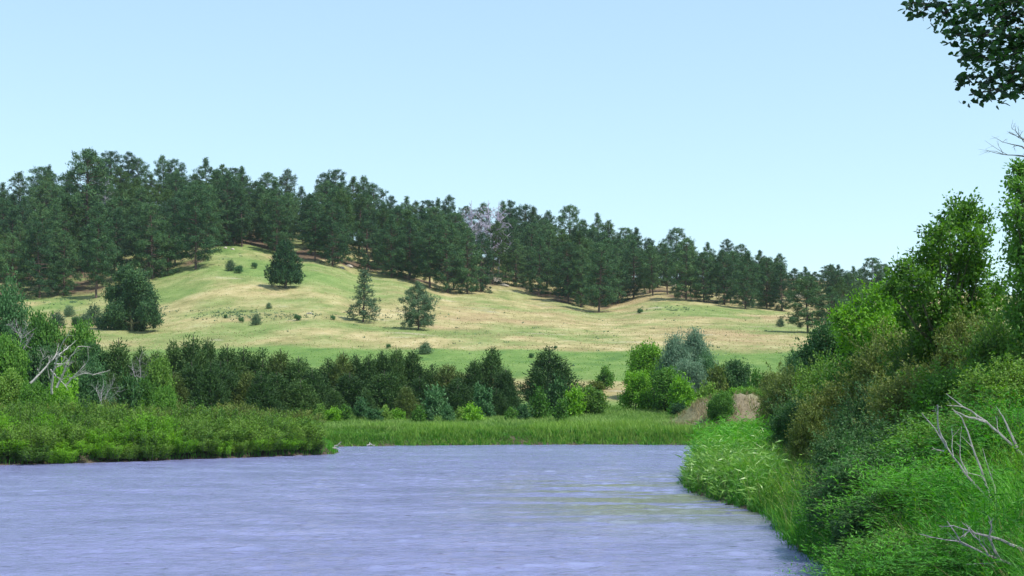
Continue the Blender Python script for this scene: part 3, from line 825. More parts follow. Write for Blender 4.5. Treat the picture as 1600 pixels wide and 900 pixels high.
for i, (u, yt, D, w) in enumerate([(513, 551, 122, 46), (536, 553, 121, 44), (557, 549, 122, 46), (576, 553, 121, 44), (597, 549, 122, 46), (619, 546, 121, 46), (645, 545, 122, 48), (676, 560, 121, 46), (700, 560, 120, 48), (722, 572, 119, 40), (505, 585, 114, 44), (546, 580, 115, 52), (600, 582, 115, 54), (655, 580, 116, 54), (715, 588, 115, 44)]):
    J(u, yt, D, w, (i + 2) % 7, 'dark pointed juniper in the closed row behind the river meadow', g2)
J(742, 560, 119, 52, 1, 'pointed dark juniper left of the tallest pair at the end of the row'); J(768, 543, 120, 62, 4, 'tallest juniper at the right end of the row'); J(790, 574, 118, 44, 0, 'last juniper closing the right end of the row')
J(858, 541, 128, 76, 2, 'large lone conical juniper in the gap right of the row')
J(573, 607, 108, 34, 1, 'small dark narrow juniper in front of the row'); J(523, 607, 110, 40, 0, 'small juniper at the left front of the meadow row')
J(635, 602, 107, 44, 3, 'small olive rounded juniper with dark foot in front of the row')
J(776, 606, 112, 36, 5, 'small juniper tucked behind the blue-green bush')

# --- broadleaf shrubs and trees of the flood plain
def mk(seed, H, W, n, mat, leaf=.15, wid=.09, dens=22, per=14, low=.22, **k):
    return lobed(seed, rand_lobes(seed, H, W, n, low), (0, 0, -.1), mat, leaf, wid, dens, .30, per, ('stems', 'foliage'), .07, stems=3, twig=.12, shoots=6, shl=1.1, **k)
BV = {'bright': mk(601, 3, 3, 8, 'leaf_bright'), 'green': mk(602, 3, 3, 8, 'leaf'), 'green2': mk(603, 3, 3, 9, 'leaf'), 'dark': mk(604, 3, 3, 8, 'leaf_dark'), 'blue': mk(605, 3, 3, 9, 'leaf_blue', .12, .07),
      'blue2': mk(606, 3, 3, 8, 'leaf_blue', .12, .07), 'willow': mk(607, 3, 3, 11, 'willow', .15, .05, 30), 'olive': mk(608, 3, 3, 9, 'olive'), 'bright2': mk(609, 3, 3, 9, 'leaf_bright'), 'thick': mk(610, 3, 3, 9, 'thicket')}
SV = {k_: lobed(640 + i_, rand_lobes(640 + i_, 3, 3, 5, .15), (0, 0, -.1), m_, .34, .20, 7, .36, 10, ('stems', 'foliage'), .07, stems=3, twig=.12, shoots=5, shl=1.3)
      for i_, (k_, m_) in enumerate([('bright', 'leaf_bright'), ('green', 'leaf'), ('green2', 'leaf'), ('dark', 'leaf_dark'), ('blue', 'leaf_blue'), ('blue2', 'leaf_blue'), ('olive', 'olive'), ('bright2', 'leaf_bright'), ('thick', 'thicket')])}
def S(kind, u, yt, D, w, lab, name='bush', cat='bush', group=None, H0=2.75):
    x_ = D * (u - 800) / F; w = max(w, .45 * (CAMZ + D * (HY - yt) / F - gz(x_, D)) * F / D)
    put_by_top(name, SV[kind] if (w < 40 and kind in SV) else BV[kind], H0, 2.7, u, yt, D, w, lab, cat, group)
S('blue', 755, 611, 107, 34, 'round blue-green bush before the right end of the juniper row'); S('blue2', 681, 612, 109, 36, 'blue-green bush in the middle front of the juniper row')
S('blue', 700, 638, 103, 22, 'small bush in the meadow grass below the juniper row'); S('blue2', 565, 628, 106, 24, 'little blue-green bush beside the small dark juniper')
S('green', 843, 614, 106, 30, 'dark green bush at the left foot of the lone juniper'); S('dark', 869, 598, 110, 32, 'dark upright bush over the foot of the lone juniper'); S('green2', 877, 628, 102, 22, 'small bush standing in the open meadow')
S('bright', 895, 612, 110, 36, 'yellow-green low bush right of the lone juniper'); S('thick', 922, 612, 112, 56, 'long low pale green bush right of the lone juniper')
S('green', 946, 578, 147, 26, 'small upright tree beside the tan strip of the field'); S('olive', 930, 597, 145, 26, 'low dark bush left of the small upright tree')
S('bright', 996, 584, 118, 54, 'round bright green tree at the left of the riverside group', 'round_tree', 'tree'); S('bright2', 1011, 539, 140, 58, 'taller bright green tree behind the round bright one', 'round_tree', 'tree')
S('willow', 1054, 535, 136, 60, 'grey-green willow, left crown of the big pale willows', 'willow_tree', 'willow'); S('willow', 1086, 527, 138, 66, 'highest grey-green willow of the riverside group', 'willow_tree', 'willow'); S('willow', 1074, 570, 130, 58, 'low grey-green willow crown in front of the big willows', 'willow_tree', 'willow'); S('blue', 1104, 566, 132, 44, 'blue-green tree at the right flank of the big willows', 'round_tree', 'tree')
S('green', 1042, 585, 116, 54, 'mid green tree with dark foot between the round bright tree and the willow', 'round_tree', 'tree'); S('bright2', 1064, 602, 112, 38, 'very bright lime green bush in front of the willows'); S('dark', 1060, 632, 107, 22, 'dark little bush at the left end of the sandy bank')
S('olive', 1121, 578, 126, 36, 'pale olive bush between the willows and the dark tree'); S('dark', 1149, 568, 128, 48, 'dark green round tree right of the willows', 'round_tree', 'tree'); S('bright', 1158, 608, 114, 50, 'low lime green bush on top of the sandy bank'); S('green', 1185, 590, 120, 34, 'green bush behind the sandy bank')
S('green2', 1126, 616, 99, 42, 'green bush growing out of the sandy bank face'); S('blue2', 1246, 554, 135, 52, 'grey-green tree half hidden behind the right-bank shrubs', 'round_tree', 'tree'); S('olive', 1210, 590, 112, 50, 'olive bush right of the sandy bank'); S('thick', 1176, 612, 107, 46, 'olive-green bush at the right end of the sandy bank'); S('thick', 1104, 606, 116, 34, 'mid green bush below the blue-green tree')
for i, u in enumerate([500, 519, 540, 585, 600, 620, 655, 668, 720, 738, 800, 815]):
    S(['thick', 'bright', 'green', 'blue'][i % 4], u, 636 + (i * 5) % 9, 103 + i % 3, 20 + (i * 7) % 14, 'low leafy tuft of shrub along the foot of the juniper row', 'low_shrub', 'shrub', 'low shrubs along the foot of the junipers')
# left group
S('blue', 14, 474, 128, 60, 'tall grey-green tree at the left frame edge above the thicket', 'round_tree', 'tree')
S('green', 66, 512, 120, 66, 'green bush top left of the bleached dead branches'); S('green2', 122, 516, 122, 62, 'green tree behind the bleached dead branches', 'round_tree', 'tree'); S('dark', 148, 545, 116, 50, 'dark green tree right behind the bleached dead branches', 'round_tree', 'tree')
S('dark', 62, 550, 108, 60, 'dark green bush low between the left bushes'); S('green', 12, 545, 100, 60, 'green bush at the left frame edge behind the thicket'); S('thick', 12, 596, 92, 58, 'pale green bush at the left frame edge on top of the thicket'); S('green2', 52, 604, 91, 50, 'leafy green bush left of the bleached dead branches'); S('bright', 96, 602, 90, 44, 'lime bush under the bleached dead branches'); S('blue', 145, 582, 96, 56, 'grey-green shrub under the right end of the dead branches')
S('thick', 247, 574, 105, 46, 'small light green bush among the left junipers'); S('green', 222, 604, 98, 44, 'mid green bush behind the middle of the thicket'); S('bright', 100, 585, 94, 34, 'leafy lime bush amid the dead branches'); S('dark', 203, 596, 97, 30, 'dark gap-filling bush behind the thicket'); S('green2', 258, 610, 96, 40, 'leafy green bush behind the thicket left of the junipers')
# bleached dead branches at the left: a fallen dead tree, limbs through photographed points
def limbs_through(name, D, paths, mat, lab, cat, r0=.09, tw=5, seed=1, dd=1.5, twr=.3, part='branch', sides=5, sagroot=None):
    r = np.random.default_rng(seed)
    root_xy = at(paths[0][0][0], paths[0][0][1], D)
    z0 = gz(root_xy[0], D)
    root = bpy.data.objects.new(name, None); COL.objects.link(root); root.location = (float(root_xy[0]), float(D), z0)
    o = np.array([root_xy[0], D, z0])
    for k, path in enumerate(paths):
        dz = r.uniform(-dd, dd)
        P = np.array([at(u, y, D + dz * (i / max(1, len(path) - 1))) for i, (u, y) in enumerate(path)]) - o
        t = np.linspace(0, 1, len(P)); tt = np.linspace(0, 1, len(P) * 3)
        Q = np.stack([np.interp(tt, t, P[:, c]) for c in range(3)], -1) + r.normal(size=(len(tt), 3)) * r0 * .25
        B = Buf(); rr = r0 * (1 if k < 3 else .6)
        add_tube(B, Q, np.linspace(rr, rr * .25, len(Q)), sides)
        for j in range(tw):
            i = r.integers(2, len(Q)); l = np.linalg.norm(Q[-1] - Q[0]) * twr * r.uniform(.5, 1.2)
            d = unit(unit(Q[-1] - Q[0]) + r.normal(size=3) * .8 + [0, 0, .3])
            w = wobble(Q[i], Q[i] + d * l, 4, .08 * l, r); add_tube(B, w, np.linspace(rr * .35, rr * .1, 4), 4)
            for jj in range(2):
                d2 = unit(d + r.normal(size=3) * .8); add_tube(B, np.stack([w[2], w[2] + d2 * l * .4]), [rr * .15, rr * .06], 3)
        link(part, B.mesh('dead_branch', M[mat]), root)
    return tag(root, lab, cat)
limbs_through('dead_tree', 88, [[(80, 615), (82, 585), (90, 556), (100, 530)], [(48, 598), (66, 580), (84, 560), (95, 545)], [(88, 606), (98, 585), (108, 560), (122, 542)], [(80, 578), (92, 592), (104, 606)], [(104, 600), (118, 585), (140, 560)], [(108, 592), (126, 585), (152, 584)], [(90, 556), (104, 545), (112, 538)], [(60, 584), (64, 566), (72, 552)], [(84, 568), (98, 569), (112, 566)]],
              'deadwood', 'bleached white dead tree with crossed bare branches at the left', 'dead tree', .085, 7, 11)
limbs_through('dead_shrub', 84, [[(160, 634), (154, 618), (148, 605)], [(160, 634), (166, 616), (174, 604)], [(158, 634), (158, 616), (162, 602)], [(162, 632), (176, 620), (182, 612)]], 'deadwood_grey', 'low bare grey twig bush behind the thicket beside the bleached tree', 'dead shrub', .03, 12, 12, .6, .5)
limbs_through('dead_tree', 104, [[(21, 600), (22, 575), (28, 556), (33, 530)], [(22, 582), (14, 570), (4, 566)], [(28, 556), (40, 540), (48, 528)], [(33, 530), (26, 518), (18, 508)], [(33, 530), (38, 516), (44, 508)]], 'deadwood_grey', 'thin dark-stemmed dead tree with pale twiggy top at the left edge', 'dead tree', .06, 12, 13, .5, .5)
limbs_through('dead_shrub', 106, [[(218, 605), (212, 590), (206, 575)], [(220, 605), (228, 585), (236, 570)], [(219, 604), (220, 585), (218, 565)]], 'deadwood_grey', 'bare grey twigs standing among the left junipers', 'dead shrub', .03, 14, 14, .8, .5)

# --- willow thicket on the left bank
WV = []
for k in range(5):
    r = np.random.default_rng(700 + k); T = Buf(); C = Buf(); ns = 46
    for i in range(ns):
        a = r.uniform(0, 6.28); q = math.sqrt(r.uniform()) * .95
        b0 = np.array([math.cos(a) * q * .7, math.sin(a) * q * .7, -.1]); h = 2.3 * r.uniform(.7, 1.05) * (1 - .25 * q * q)
        b1 = b0 + np.array([math.cos(a) * q * .45 + r.normal() * .12, math.sin(a) * q * .45 + r.normal() * .12, h])
        w = wobble(b0, b1, 4, .03, r); add_tube(T, w, np.linspace(.018, .005, 4), 3)
        nl = 120; t = r.uniform(.03, 1.0, nl)
        ps = np.stack([np.interp(t, np.linspace(0, 1, 4), w[:, c]) for c in range(3)], -1) + r.normal(size=(nl, 3)) * .075
        d = unit(r.normal(size=(nl, 3))) + [0, 0, 1.1]
        add_leaves(C, ps, d, r.uniform(.10, .18, nl), .045, np.clip(r.normal(.5, .3) + (t - .5) * .25, 0, 1), r, .1, unit(np.array([math.cos(a) * q, math.sin(a) * q, .5])) * .6 + unit(r.normal(size=3)) * .8)
    WV.append([('stems', T.mesh('willow_stems', M['bark'])), ('foliage', C.mesh('willow_foliage', M['thicket']))])
WB = [[p_[0], (p_[1][0], p_[1][1].copy())] for p_ in WV[:3]]
for wv_, mname in zip(WB, ['leaf_bright', 'leaf_bright', 'olive']):
    wv_[1][1].materials.clear(); wv_[1][1].materials.append(M[mname])
edge_pts = []
seg = [(-34, 64), (-24, 66.8), (-19, 70.8), (-14.5, 75.1), (-11.6, 78.2), (-10.6, 79.8)]
cnt = 0
sx = np.array([s[0] for s in seg], float); sy = np.array([s[1] for s in seg], float)
for row_, (off, hs, step) in enumerate([(.3, .42, .9), (.9, .66, 1.0), (1.9, .85, 1.15), (3.3, 1.02, 1.25), (5.0, 1.1, 1.4), (7.2, 1.08, 1.7)]):
    x = -31.0 + rng.uniform(0, 1)
    while x < -10.8 - off * .15:
        y = float(np.interp(x, sx, sy)) + off - .35
        xx = x + rng.uniform(-.35, .35); yy = y + rng.uniform(-.35, .35)
        U = 800 + F * xx / yy
        # the thicket is lower towards its point at the river
        taper = np.interp(U, [0, 200, 330, 430, 500, 530], [1.0, 1.0, .96, .86, .74, .6])
        H = 1.98 * hs * taper * rng.uniform(.85, 1.1)
        z = gz(xx, yy)
        side = 'left half' if U < 270 else 'right half'
        if row_ <= 2 and rng.uniform() < .42: V = WB[int(rng.integers(2))]; lab = 'bright green willow bush at the water front of the left-bank thicket, ' + side; g = 'bright front bushes of the left-bank thicket, ' + side
        elif row_ >= 4 and rng.uniform() < .6: V = WB[2]; lab = 'olive-topped willow bush at the back of the left-bank thicket, ' + side; g = 'olive back bushes of the left-bank thicket, ' + side
        else: V = WV[int(rng.integers(5))]; lab = 'green willow bush within the left-bank thicket, ' + side; g = 'green bushes of the left-bank thicket, ' + side
        place('willow_bush', V, (xx, yy, z), lab, 'bush', g, rng.uniform(.95, 1.3), H / 2.3, rng.uniform(0, 6.28)); cnt += 1
        x += step * rng.uniform(.8, 1.2)
print('willows', cnt)
# driftwood at the point
limbs_through('driftwood', 81.2, [[(517, 703), (524, 697), (533, 691)], [(520, 700), (524, 700), (531, 703)]], 'deadwood', 'forked pale driftwood at the point of the left-bank thicket', 'driftwood', .07, 1, 21, .1, .3)
limbs_through('driftwood', 91.5, [[(574, 696), (580, 694), (586, 697)], [(576, 696), (578, 692)]], 'deadwood', 'small pale driftwood at the foot of the far grassy bank', 'driftwood', .06, 1, 22, .1, .3)

# --- grasses
def scatter(n, f, r):
    """f maps (n) random pairs to x, y and a keep mask"""
    a, b = r.uniform(size=n), r.uniform(size=n)
    x, y, keep = f(a, b)
    sd = river_sd(x, y); k = keep & (sd > .03)
    return x[k], y[k], sd[k]
r = np.random.default_rng(11)
def tussocks(name, x, y, hc, m_, w, mat, tint, lab, spread=.18, seg=2, lean=.55, seed=1):
    """grass growing in tufts: m_ blades fan out of every centre"""
    r = np.random.default_rng(seed); n = len(x)
    a = r.uniform(0, 6.28, n * m_); q = np.sqrt(r.uniform(size=n * m_)) * spread
    X = np.repeat(x, m_) + np.cos(a) * q; Y = np.repeat(y, m_) + np.sin(a) * q
    Z = ground_z(X, Y); Z = np.maximum(Z, -.05)
    h = np.repeat(hc, m_) * r.uniform(.45, 1.12, n * m_) * (1 - .35 * (q / spread) ** 2)
    me = grass_mesh(name, np.stack([X, Y, Z], -1), h, w if np.isscalar(w) else np.repeat(w, m_), M[mat], r, lean, seg, np.clip(np.repeat(tint, m_) + r.normal(size=n * m_) * .12, 0, 1))
    return tag(link(name, me), lab, 'grass', kind='stuff')
# bank fringe of the far side
x, y, sd = scatter(15000, lambda a, b: (-14 + 36 * a, 91 + 8 * b ** 1.2, np.full(a.shape, True)), r)
k = sd < 4.8; x = x[k]; y = y[k]; sd = sd[k]
cl = fbm(x * .45, y * .7, 61, 3) + .45 * fbm(x * .13, y * .2, 68, 2)
hc = (.70 + .9 * cl) * r.uniform(.55, 1.25, len(x)) * np.interp(sd, [0, .5, 1.2, 4.8], [.45, .8, 1.0, .62])
tussocks('bank_grass', x, y, hc, 11, .045, 'grass', np.clip(.40 + cl * 1.7 + r.normal(size=len(x)) * .25, 0, 1), 'tall green grass fringe along the far river bank', .22, 2, .4, 61)
k = (sd < 1.3) & (r.uniform(size=len(x)) < .5)
tussocks('sedge', x[k] - .1, y[k] - .1, hc[k] * .8, 9, .05, 'grass_lush', np.clip(r.normal(.2, .2, k.sum()), 0, 1), 'dark green sedge tufts at the foot of the far bank', .2, 2, .6, 62)
# open meadow
x, y, sd = scatter(120000, lambda a, b: (np.interp(a, [0, 1], [-.17, .18]) * (96 + 30 * b), 96 + 30 * b, np.full(a.shape, True)), r)
z = ground_z(x, y); cl = fbm(x * .35, y * .5, 62)
h = .42 * r.uniform(.5, 1.2, len(x)) * (1 + cl * .8)
k = ~((np.abs(x - 15.6) < 4.2) & (np.abs(y - 101.5) < 4.5)); x, y, z, h, cl = x[k], y[k], z[k], h[k], cl[k]
tag(link('meadow_grass', grass_mesh('meadow_grass', np.stack([x, y, z], -1), h, .05, M['grass_meadow'], r, .45, 2, np.clip(.55 + cl * .9 + r.normal(size=len(x)) * .15, 0, 1))), 'pale green meadow grass between the far bank and the junipers', 'grass', kind='stuff')
# dry grass on the sandy bank
x, y, sd = scatter(9000, lambda a, b: (10.5 + 11 * a, 97 + 9 * b, np.full(a.shape, True)), r)
z = ground_z(x, y); k = fbm(x * .8, y * .8, 63) > -.02; x, y, z = x[k], y[k], z[k]
tag(link('dry_grass', grass_mesh('dry_grass', np.stack([x, y, z], -1), r.uniform(.2, .5, len(x)), .03, M['grass_dry'], r, .6, 2, r.uniform(0, .45, len(x)))), 'straw-coloured grass on the sandy cut bank', 'grass', kind='stuff')
# under and before the willow thicket
x, y, sd = scatter(60000, lambda a, b: (-36 + 27 * a, 62 + 24 * b, np.full(a.shape, True)), r)
k = sd < .9; x, y = x[k], y[k]; z = ground_z(x, y)
tag(link('shore_grass', grass_mesh('shore_grass', np.stack([x, y, z], -1), r.uniform(.15, .5, len(x)), .035, M['grass_lush'], r, .35, 2)), 'green grass at the waterline under the left-bank thicket', 'grass', kind='stuff')

# tufts that roughen the slope
n_ = 36000
yy = r.uniform(150, 372, n_); xx = yy * r.uniform(-.40, .24, n_); uu = 800 + F * xx / yy
k = yy < edge_D(np.clip(uu, -400, 1700)) + 2; xx, yy, uu = xx[k], yy[k], uu[k]; zz = ground_z(xx, yy)
cl = fbm(xx / 7, yy / 4, 81); cl2 = fbm(xx / 20, yy / 12, 82)
gm_ = green_mask(xx, yy, uu); dryk = r.uniform(size=len(xx)) > gm_ * 1.4 + .12 + cl * .3
for nm, kk, mt, lb, q_ in [('slope_grass', dryk, 'grass_dry', 'dry straw grass tufts over the open slope', 1.), ('slope_grass', ~dryk, 'grass_meadow', 'greener grass tufts over the open slope', .9)]:
    pp = np.stack([xx, yy, zz], -1)[kk]
    tag(link(nm, grass_mesh(nm, pp, q_ * r.uniform(.05, .20, len(pp)), .20, M[mt], r, .8, 1, np.clip(.5 + cl[kk] + r.normal(size=len(pp)) * .2, 0, 1))), lb, 'grass', kind='stuff')
ps_ = []
for (u0, y0, su, sy_, n0) in [(365, 492, 30, 5, 150), (235, 489, 24, 5, 90), (455, 494, 30, 3, 60), (640, 493, 30, 3, 50), (1060, 483, 26, 3, 60), (100, 470, 60, 5, 70), (330, 405, 40, 10, 60), (900, 520, 200, 20, 80)]:
    for k in range(n0):
        p = on_hill(u0 + r.normal() * su, y0 + r.normal() * sy_)
        ps_.append(np.append(p[:2] + r.normal(size=2) * .4, p[2]))
ps_ = np.repeat(np.array(ps_), 5, 0); ps_[:, :2] += r.normal(size=(len(ps_), 2)) * .2
tag(link('sagebrush', grass_mesh('sagebrush', ps_, r.uniform(.15, .42, len(ps_)), .22, M['pine_light'], r, .5, 1)), 'low grey-green sagebrush in dark patches on the slope', 'sagebrush', kind='stuff')

# right bank: lush long grass
def rb(a, b):
    yy = 15 + 72 * b ** 1.7
    xx = 4.2 + (3.5 + .33 * yy) * a
    return xx, yy, (xx / yy < .42)
x, y, sd = scatter(19000, rb, r)
d_ = np.exp(-np.maximum(sd - 5, 0) / 3); k = r.uniform(size=len(x)) < np.clip(d_, .12, 1); x, y, sd = x[k], y[k], sd[k]
cl = fbm(x * .8, y * .8, 64, 3); cl2 = fbm(x * .3, y * .3, 65)
hc = (.86 + .80 * cl) * r.uniform(.5, 1.3, len(x)) * np.interp(sd, [0, .8, 3], [.55, .95, 1.0]) * np.interp(y, [26, 34], [1.25, 1.0])
tint = np.clip(.45 + cl * .9 + cl2 * .5 + r.normal(size=len(x)) * .25, 0, 1)
lush = r.uniform(size=len(x)) < smooth(.5 + cl2 * 2.5 + (30 - y) * .01)
wb_ = np.interp(y, [15, 70], [.012, .03])
tussocks('lush_grass', x[lush], y[lush], hc[lush], 13, wb_[lush], 'grass_lush', tint[lush], 'deep green long grass on the right bank', .17, 3, .65, 63)
tussocks('bank_grass', x[~lush], y[~lush], hc[~lush], 13, wb_[~lush], 'grass', tint[~lush] * .8, 'yellow-green long grass mixed through the right bank', .17, 3, .65, 64)
k = (sd < 1.0) & (y < 60)
tussocks('sedge', x[k] - .1, y[k], hc[k] * .9, 10, wb_[k], 'grass_lush', np.clip(r.normal(.15, .2, k.sum()), 0, 1), 'sedge drooping over the water along the right bank, tinted dark for shadow', .22, 3, 1.0, 65)  # low tint paints the waterline shadow into these blades
x, y, sd = scatter(9000, rb, r); k = (sd < 7); x, y = x[k], y[k]; z = ground_z(x, y)
tag(link('straw_stems', grass_mesh('straw_stems', np.stack([x, y, z], -1), r.uniform(.7, 1.35, len(x)), .009, M['grass_dry'], r, .55, 3)), 'scattered straw stems in the right bank grass', 'grass', kind='stuff')

# broad-leaved pale weeds at the tip of the right bank
def weeds(name, n, fx, mat, lab, hh=.9, leaf=.22, wid=.05, seed=5):
    r = np.random.default_rng(seed); C = Buf()
    x, y, sd = scatter(n, fx, r); cl = fbm(x * .9, y * .45, 77 + seed); k = (cl > -.12) & (sd < 6); x, y, cl = x[k], y[k], cl[k]; z = ground_z(x, y); m_ = len(x)
    h = hh * r.uniform(.45, 1.2, m_) * (.85 + cl)
    lean = r.normal(size=(m_, 2)) * .12
    per = 9
    t = np.tile(np.linspace(.15, 1, per), m_)
    b0 = np.repeat(np.stack([x, y, z], -1), per, 0); hh_ = np.repeat(h, per)
    pos = b0 + np.stack([np.repeat(lean[:, 0], per) * t, np.repeat(lean[:, 1], per) * t, hh_ * t], -1)
    a = r.uniform(0, 6.28, m_ * per); d = np.stack([np.cos(a), np.sin(a), r.uniform(-.2, .9, m_ * per)], -1)
    add_leaves(C, pos, d, r.uniform(.7, 1.3, m_ * per) * leaf, wid, np.repeat(np.clip(r.normal(.5, .3, m_), 0, 1), per), r, -.12)
    # stems as thin blades
    add_leaves(C, np.stack([x, y, z], -1), np.stack([lean[:, 0], lean[:, 1], h], -1), h * 1.02, .014, np.full(m_, .4), r, 0)
    return tag(link(name, C.mesh(name, M[mat])), lab, 'plants', kind='stuff')
weeds('smartweed', 1300, lambda a, b: (4.9 + 4.5 * a, 36 + 24 * b, (4.9 + 4.5 * a) / (36 + 24 * b) < .19), 'smartweed', 'pale broad-leaved waterside plants at the tip of the right bank', .95, .34, .045)
weeds('reed', 2200, lambda a, b: (7.2 + 4 * a, 50 + 22 * b, (7.2 + 4 * a) / (50 + 22 * b) < .2), 'grass_lush', 'upright green reeds behind the pale plants on the right bank', 1.15, .40, .035, 6)
weeds('leafy_weed', 5200, lambda a, b: (5.8 + 6 * a, 17 + 14 * b, np.full(a.shape, True)), 'grass_lush', 'narrow-leaved green herbs in the near right bank grass', 1.1, .15, .02, 7)
weeds('leafy_weed', 2500, lambda a, b: (5.8 + 8 * a, 17 + 20 * b, np.full(a.shape, True)), 'leaf_bright', 'bright leafy herbs low on the near right bank', .9, .09, .035, 8)

# --- right bank shrubs and trees
def px_lobes(D, L_, origin, jit=.8, seed=0, depth=1.):
    r = np.random.default_rng(seed); o = []
    for (u, y, rp) in L_:
        c = at(u, y, D + r.uniform(-jit, jit)); rr = rp * D / F
        o.append((c[0] - origin[0], c[1] - origin[1], c[2] - origin[2], rr, rr * .92))
    return o
def bank_origin(u, D):
    x = D * (u - 800) / F; return np.array([x, D, gz(x, D)])
# green riverside tree
o = bank_origin(1492, 41)
L_ = [(1512, 335, 26), (1490, 350, 34), (1466, 378, 30), (1535, 350, 16), (1520, 385, 36), (1452, 410, 32), (1488, 420, 44), (1526, 425, 28), (1410, 432, 24), (1436, 448, 34), (1552, 460, 28), (1510, 470, 44), (1466, 482, 40), (1425, 490, 30), (1545, 505, 34), (1500, 520, 40), (1392, 455, 16), (1455, 525, 34)]
place('box_elder_tree', lobed(800, [(a_[0], a_[1], a_[2], a_[3] * .74, a_[4] * .74) for a_ in px_lobes(41, L_, o, 1.5, 1)], (0, 0, -.2), 'leaf_box', .13, .075, 21, .20, 16, tr=.13, twig=.35, shoots=11, shl=1.15), o, 'bright leafy green tree rising tallest inside the right bank growth', 'tree')
o = bank_origin(1380, 50)
L_ = [(1375, 470, 22), (1340, 495, 26), (1392, 500, 28), (1362, 520, 32), (1400, 540, 30), (1330, 530, 24), (1312, 500, 14)]
place('young_tree', lobed(801, px_lobes(50, L_, o, 1.2, 2), (0, 0, -.2), 'leaf_bright', .14, .08, 17, .22, 14, tr=.09, twig=.3, shoots=9), o, 'yellow-green young tree at the left foot of the tall green tree', 'tree')
o = bank_origin(1305, 68)
L_ = [(1290, 535, 28), (1330, 520, 30), (1272, 560, 26), (1310, 560, 36), (1350, 550, 34), (1360, 505, 24), (1345, 580, 32), (1285, 590, 26), (1385, 575, 30), (1330, 495, 14)]
place('dark_tree', lobed(802, px_lobes(68, L_, o, 1.5, 3), (0, 0, -.2), 'leaf_dark', .16, .09, 15, .26, 14, tr=.1, twig=.3, shoots=9), o, 'dark green tree overhanging the dry slope at the left of the bank growth', 'tree')
o = bank_origin(1640, 33)
L_ = [(1596, 275, 17), (1588, 300, 15), (1602, 310, 24), (1592, 345, 26), (1620, 350, 40), (1600, 385, 30), (1584, 400, 18), (1610, 420, 38), (1640, 300, 44), (1660, 380, 60), (1606, 465, 36), (1650, 460, 60), (1598, 505, 28), (1620, 545, 50), (1690, 330, 60), (1700, 450, 70)]
place('edge_tree', lobed(803, [(a_[0], a_[1], a_[2], a_[3] * .8, a_[4] * .8) for a_ in px_lobes(33, L_, o, .8, 4)], (0, 0, -.2), 'leaf', .12, .07, 26, .20, 15, tr=.16, twig=.3, shoots=12, shl=1.2), o, 'dark leafy tree cut by the right frame edge behind the bright green tree', 'tree')
# bare twig sticking out above it
limbs_through('dead_branch', 20, [[(1640, 262), (1600, 243), (1572, 242), (1550, 238)], [(1640, 240), (1610, 222), (1590, 214), (1575, 206)], [(1610, 236), (1592, 228), (1566, 222)], [(1600, 222), (1588, 205), (1580, 200)]], 'bark', 'fine bare twigs reaching in over the right frame edge tree', 'branch', .012, 6, 31, .1, .4, 'twig')

def shrub(seed, mat, leaf, wid, n=15, H=2.6, W=3.2, low=.12, dens=27, shoots=11, shl=1.25, **k):
    return lobed(seed, rand_lobes(seed, H, W, n, low), (0, 0, -.1), mat, leaf * 1.35, wid * 1.35, dens, .17, 11, ('stems', 'foliage'), .05, stems=3, twig=.2, shoots=shoots, shl=shl, **k)
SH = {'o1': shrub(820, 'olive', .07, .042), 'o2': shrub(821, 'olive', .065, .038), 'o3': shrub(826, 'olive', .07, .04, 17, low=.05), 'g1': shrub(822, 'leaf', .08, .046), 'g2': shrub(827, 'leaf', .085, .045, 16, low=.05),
      'd1': shrub(823, 'leaf_dark', .08, .045, low=.05), 'd2': shrub(828, 'leaf_dark', .075, .042, 17, low=.02), 't1': shrub(824, 'thicket', .07, .04), 't2': shrub(829, 'thicket', .075, .042, 17, low=.05),  # dark leaf colour of the d shrubs paints in shade on the bank
      'h1': shrub(825, 'grass_lush', .15, .028, 17, 2.6, 4.2, .02, 11, 22, 1.5, up=.9), 'h2': shrub(830, 'leaf', .11, .042, 17, 2.6, 4.2, .02, 11, 20, 1.5, up=.8)}
def B(kind, u, yt, D, w, lab): put_by_top('bank_shrub', SH[kind], 2.45, 2.9, u, yt, D, w, lab, 'shrub')
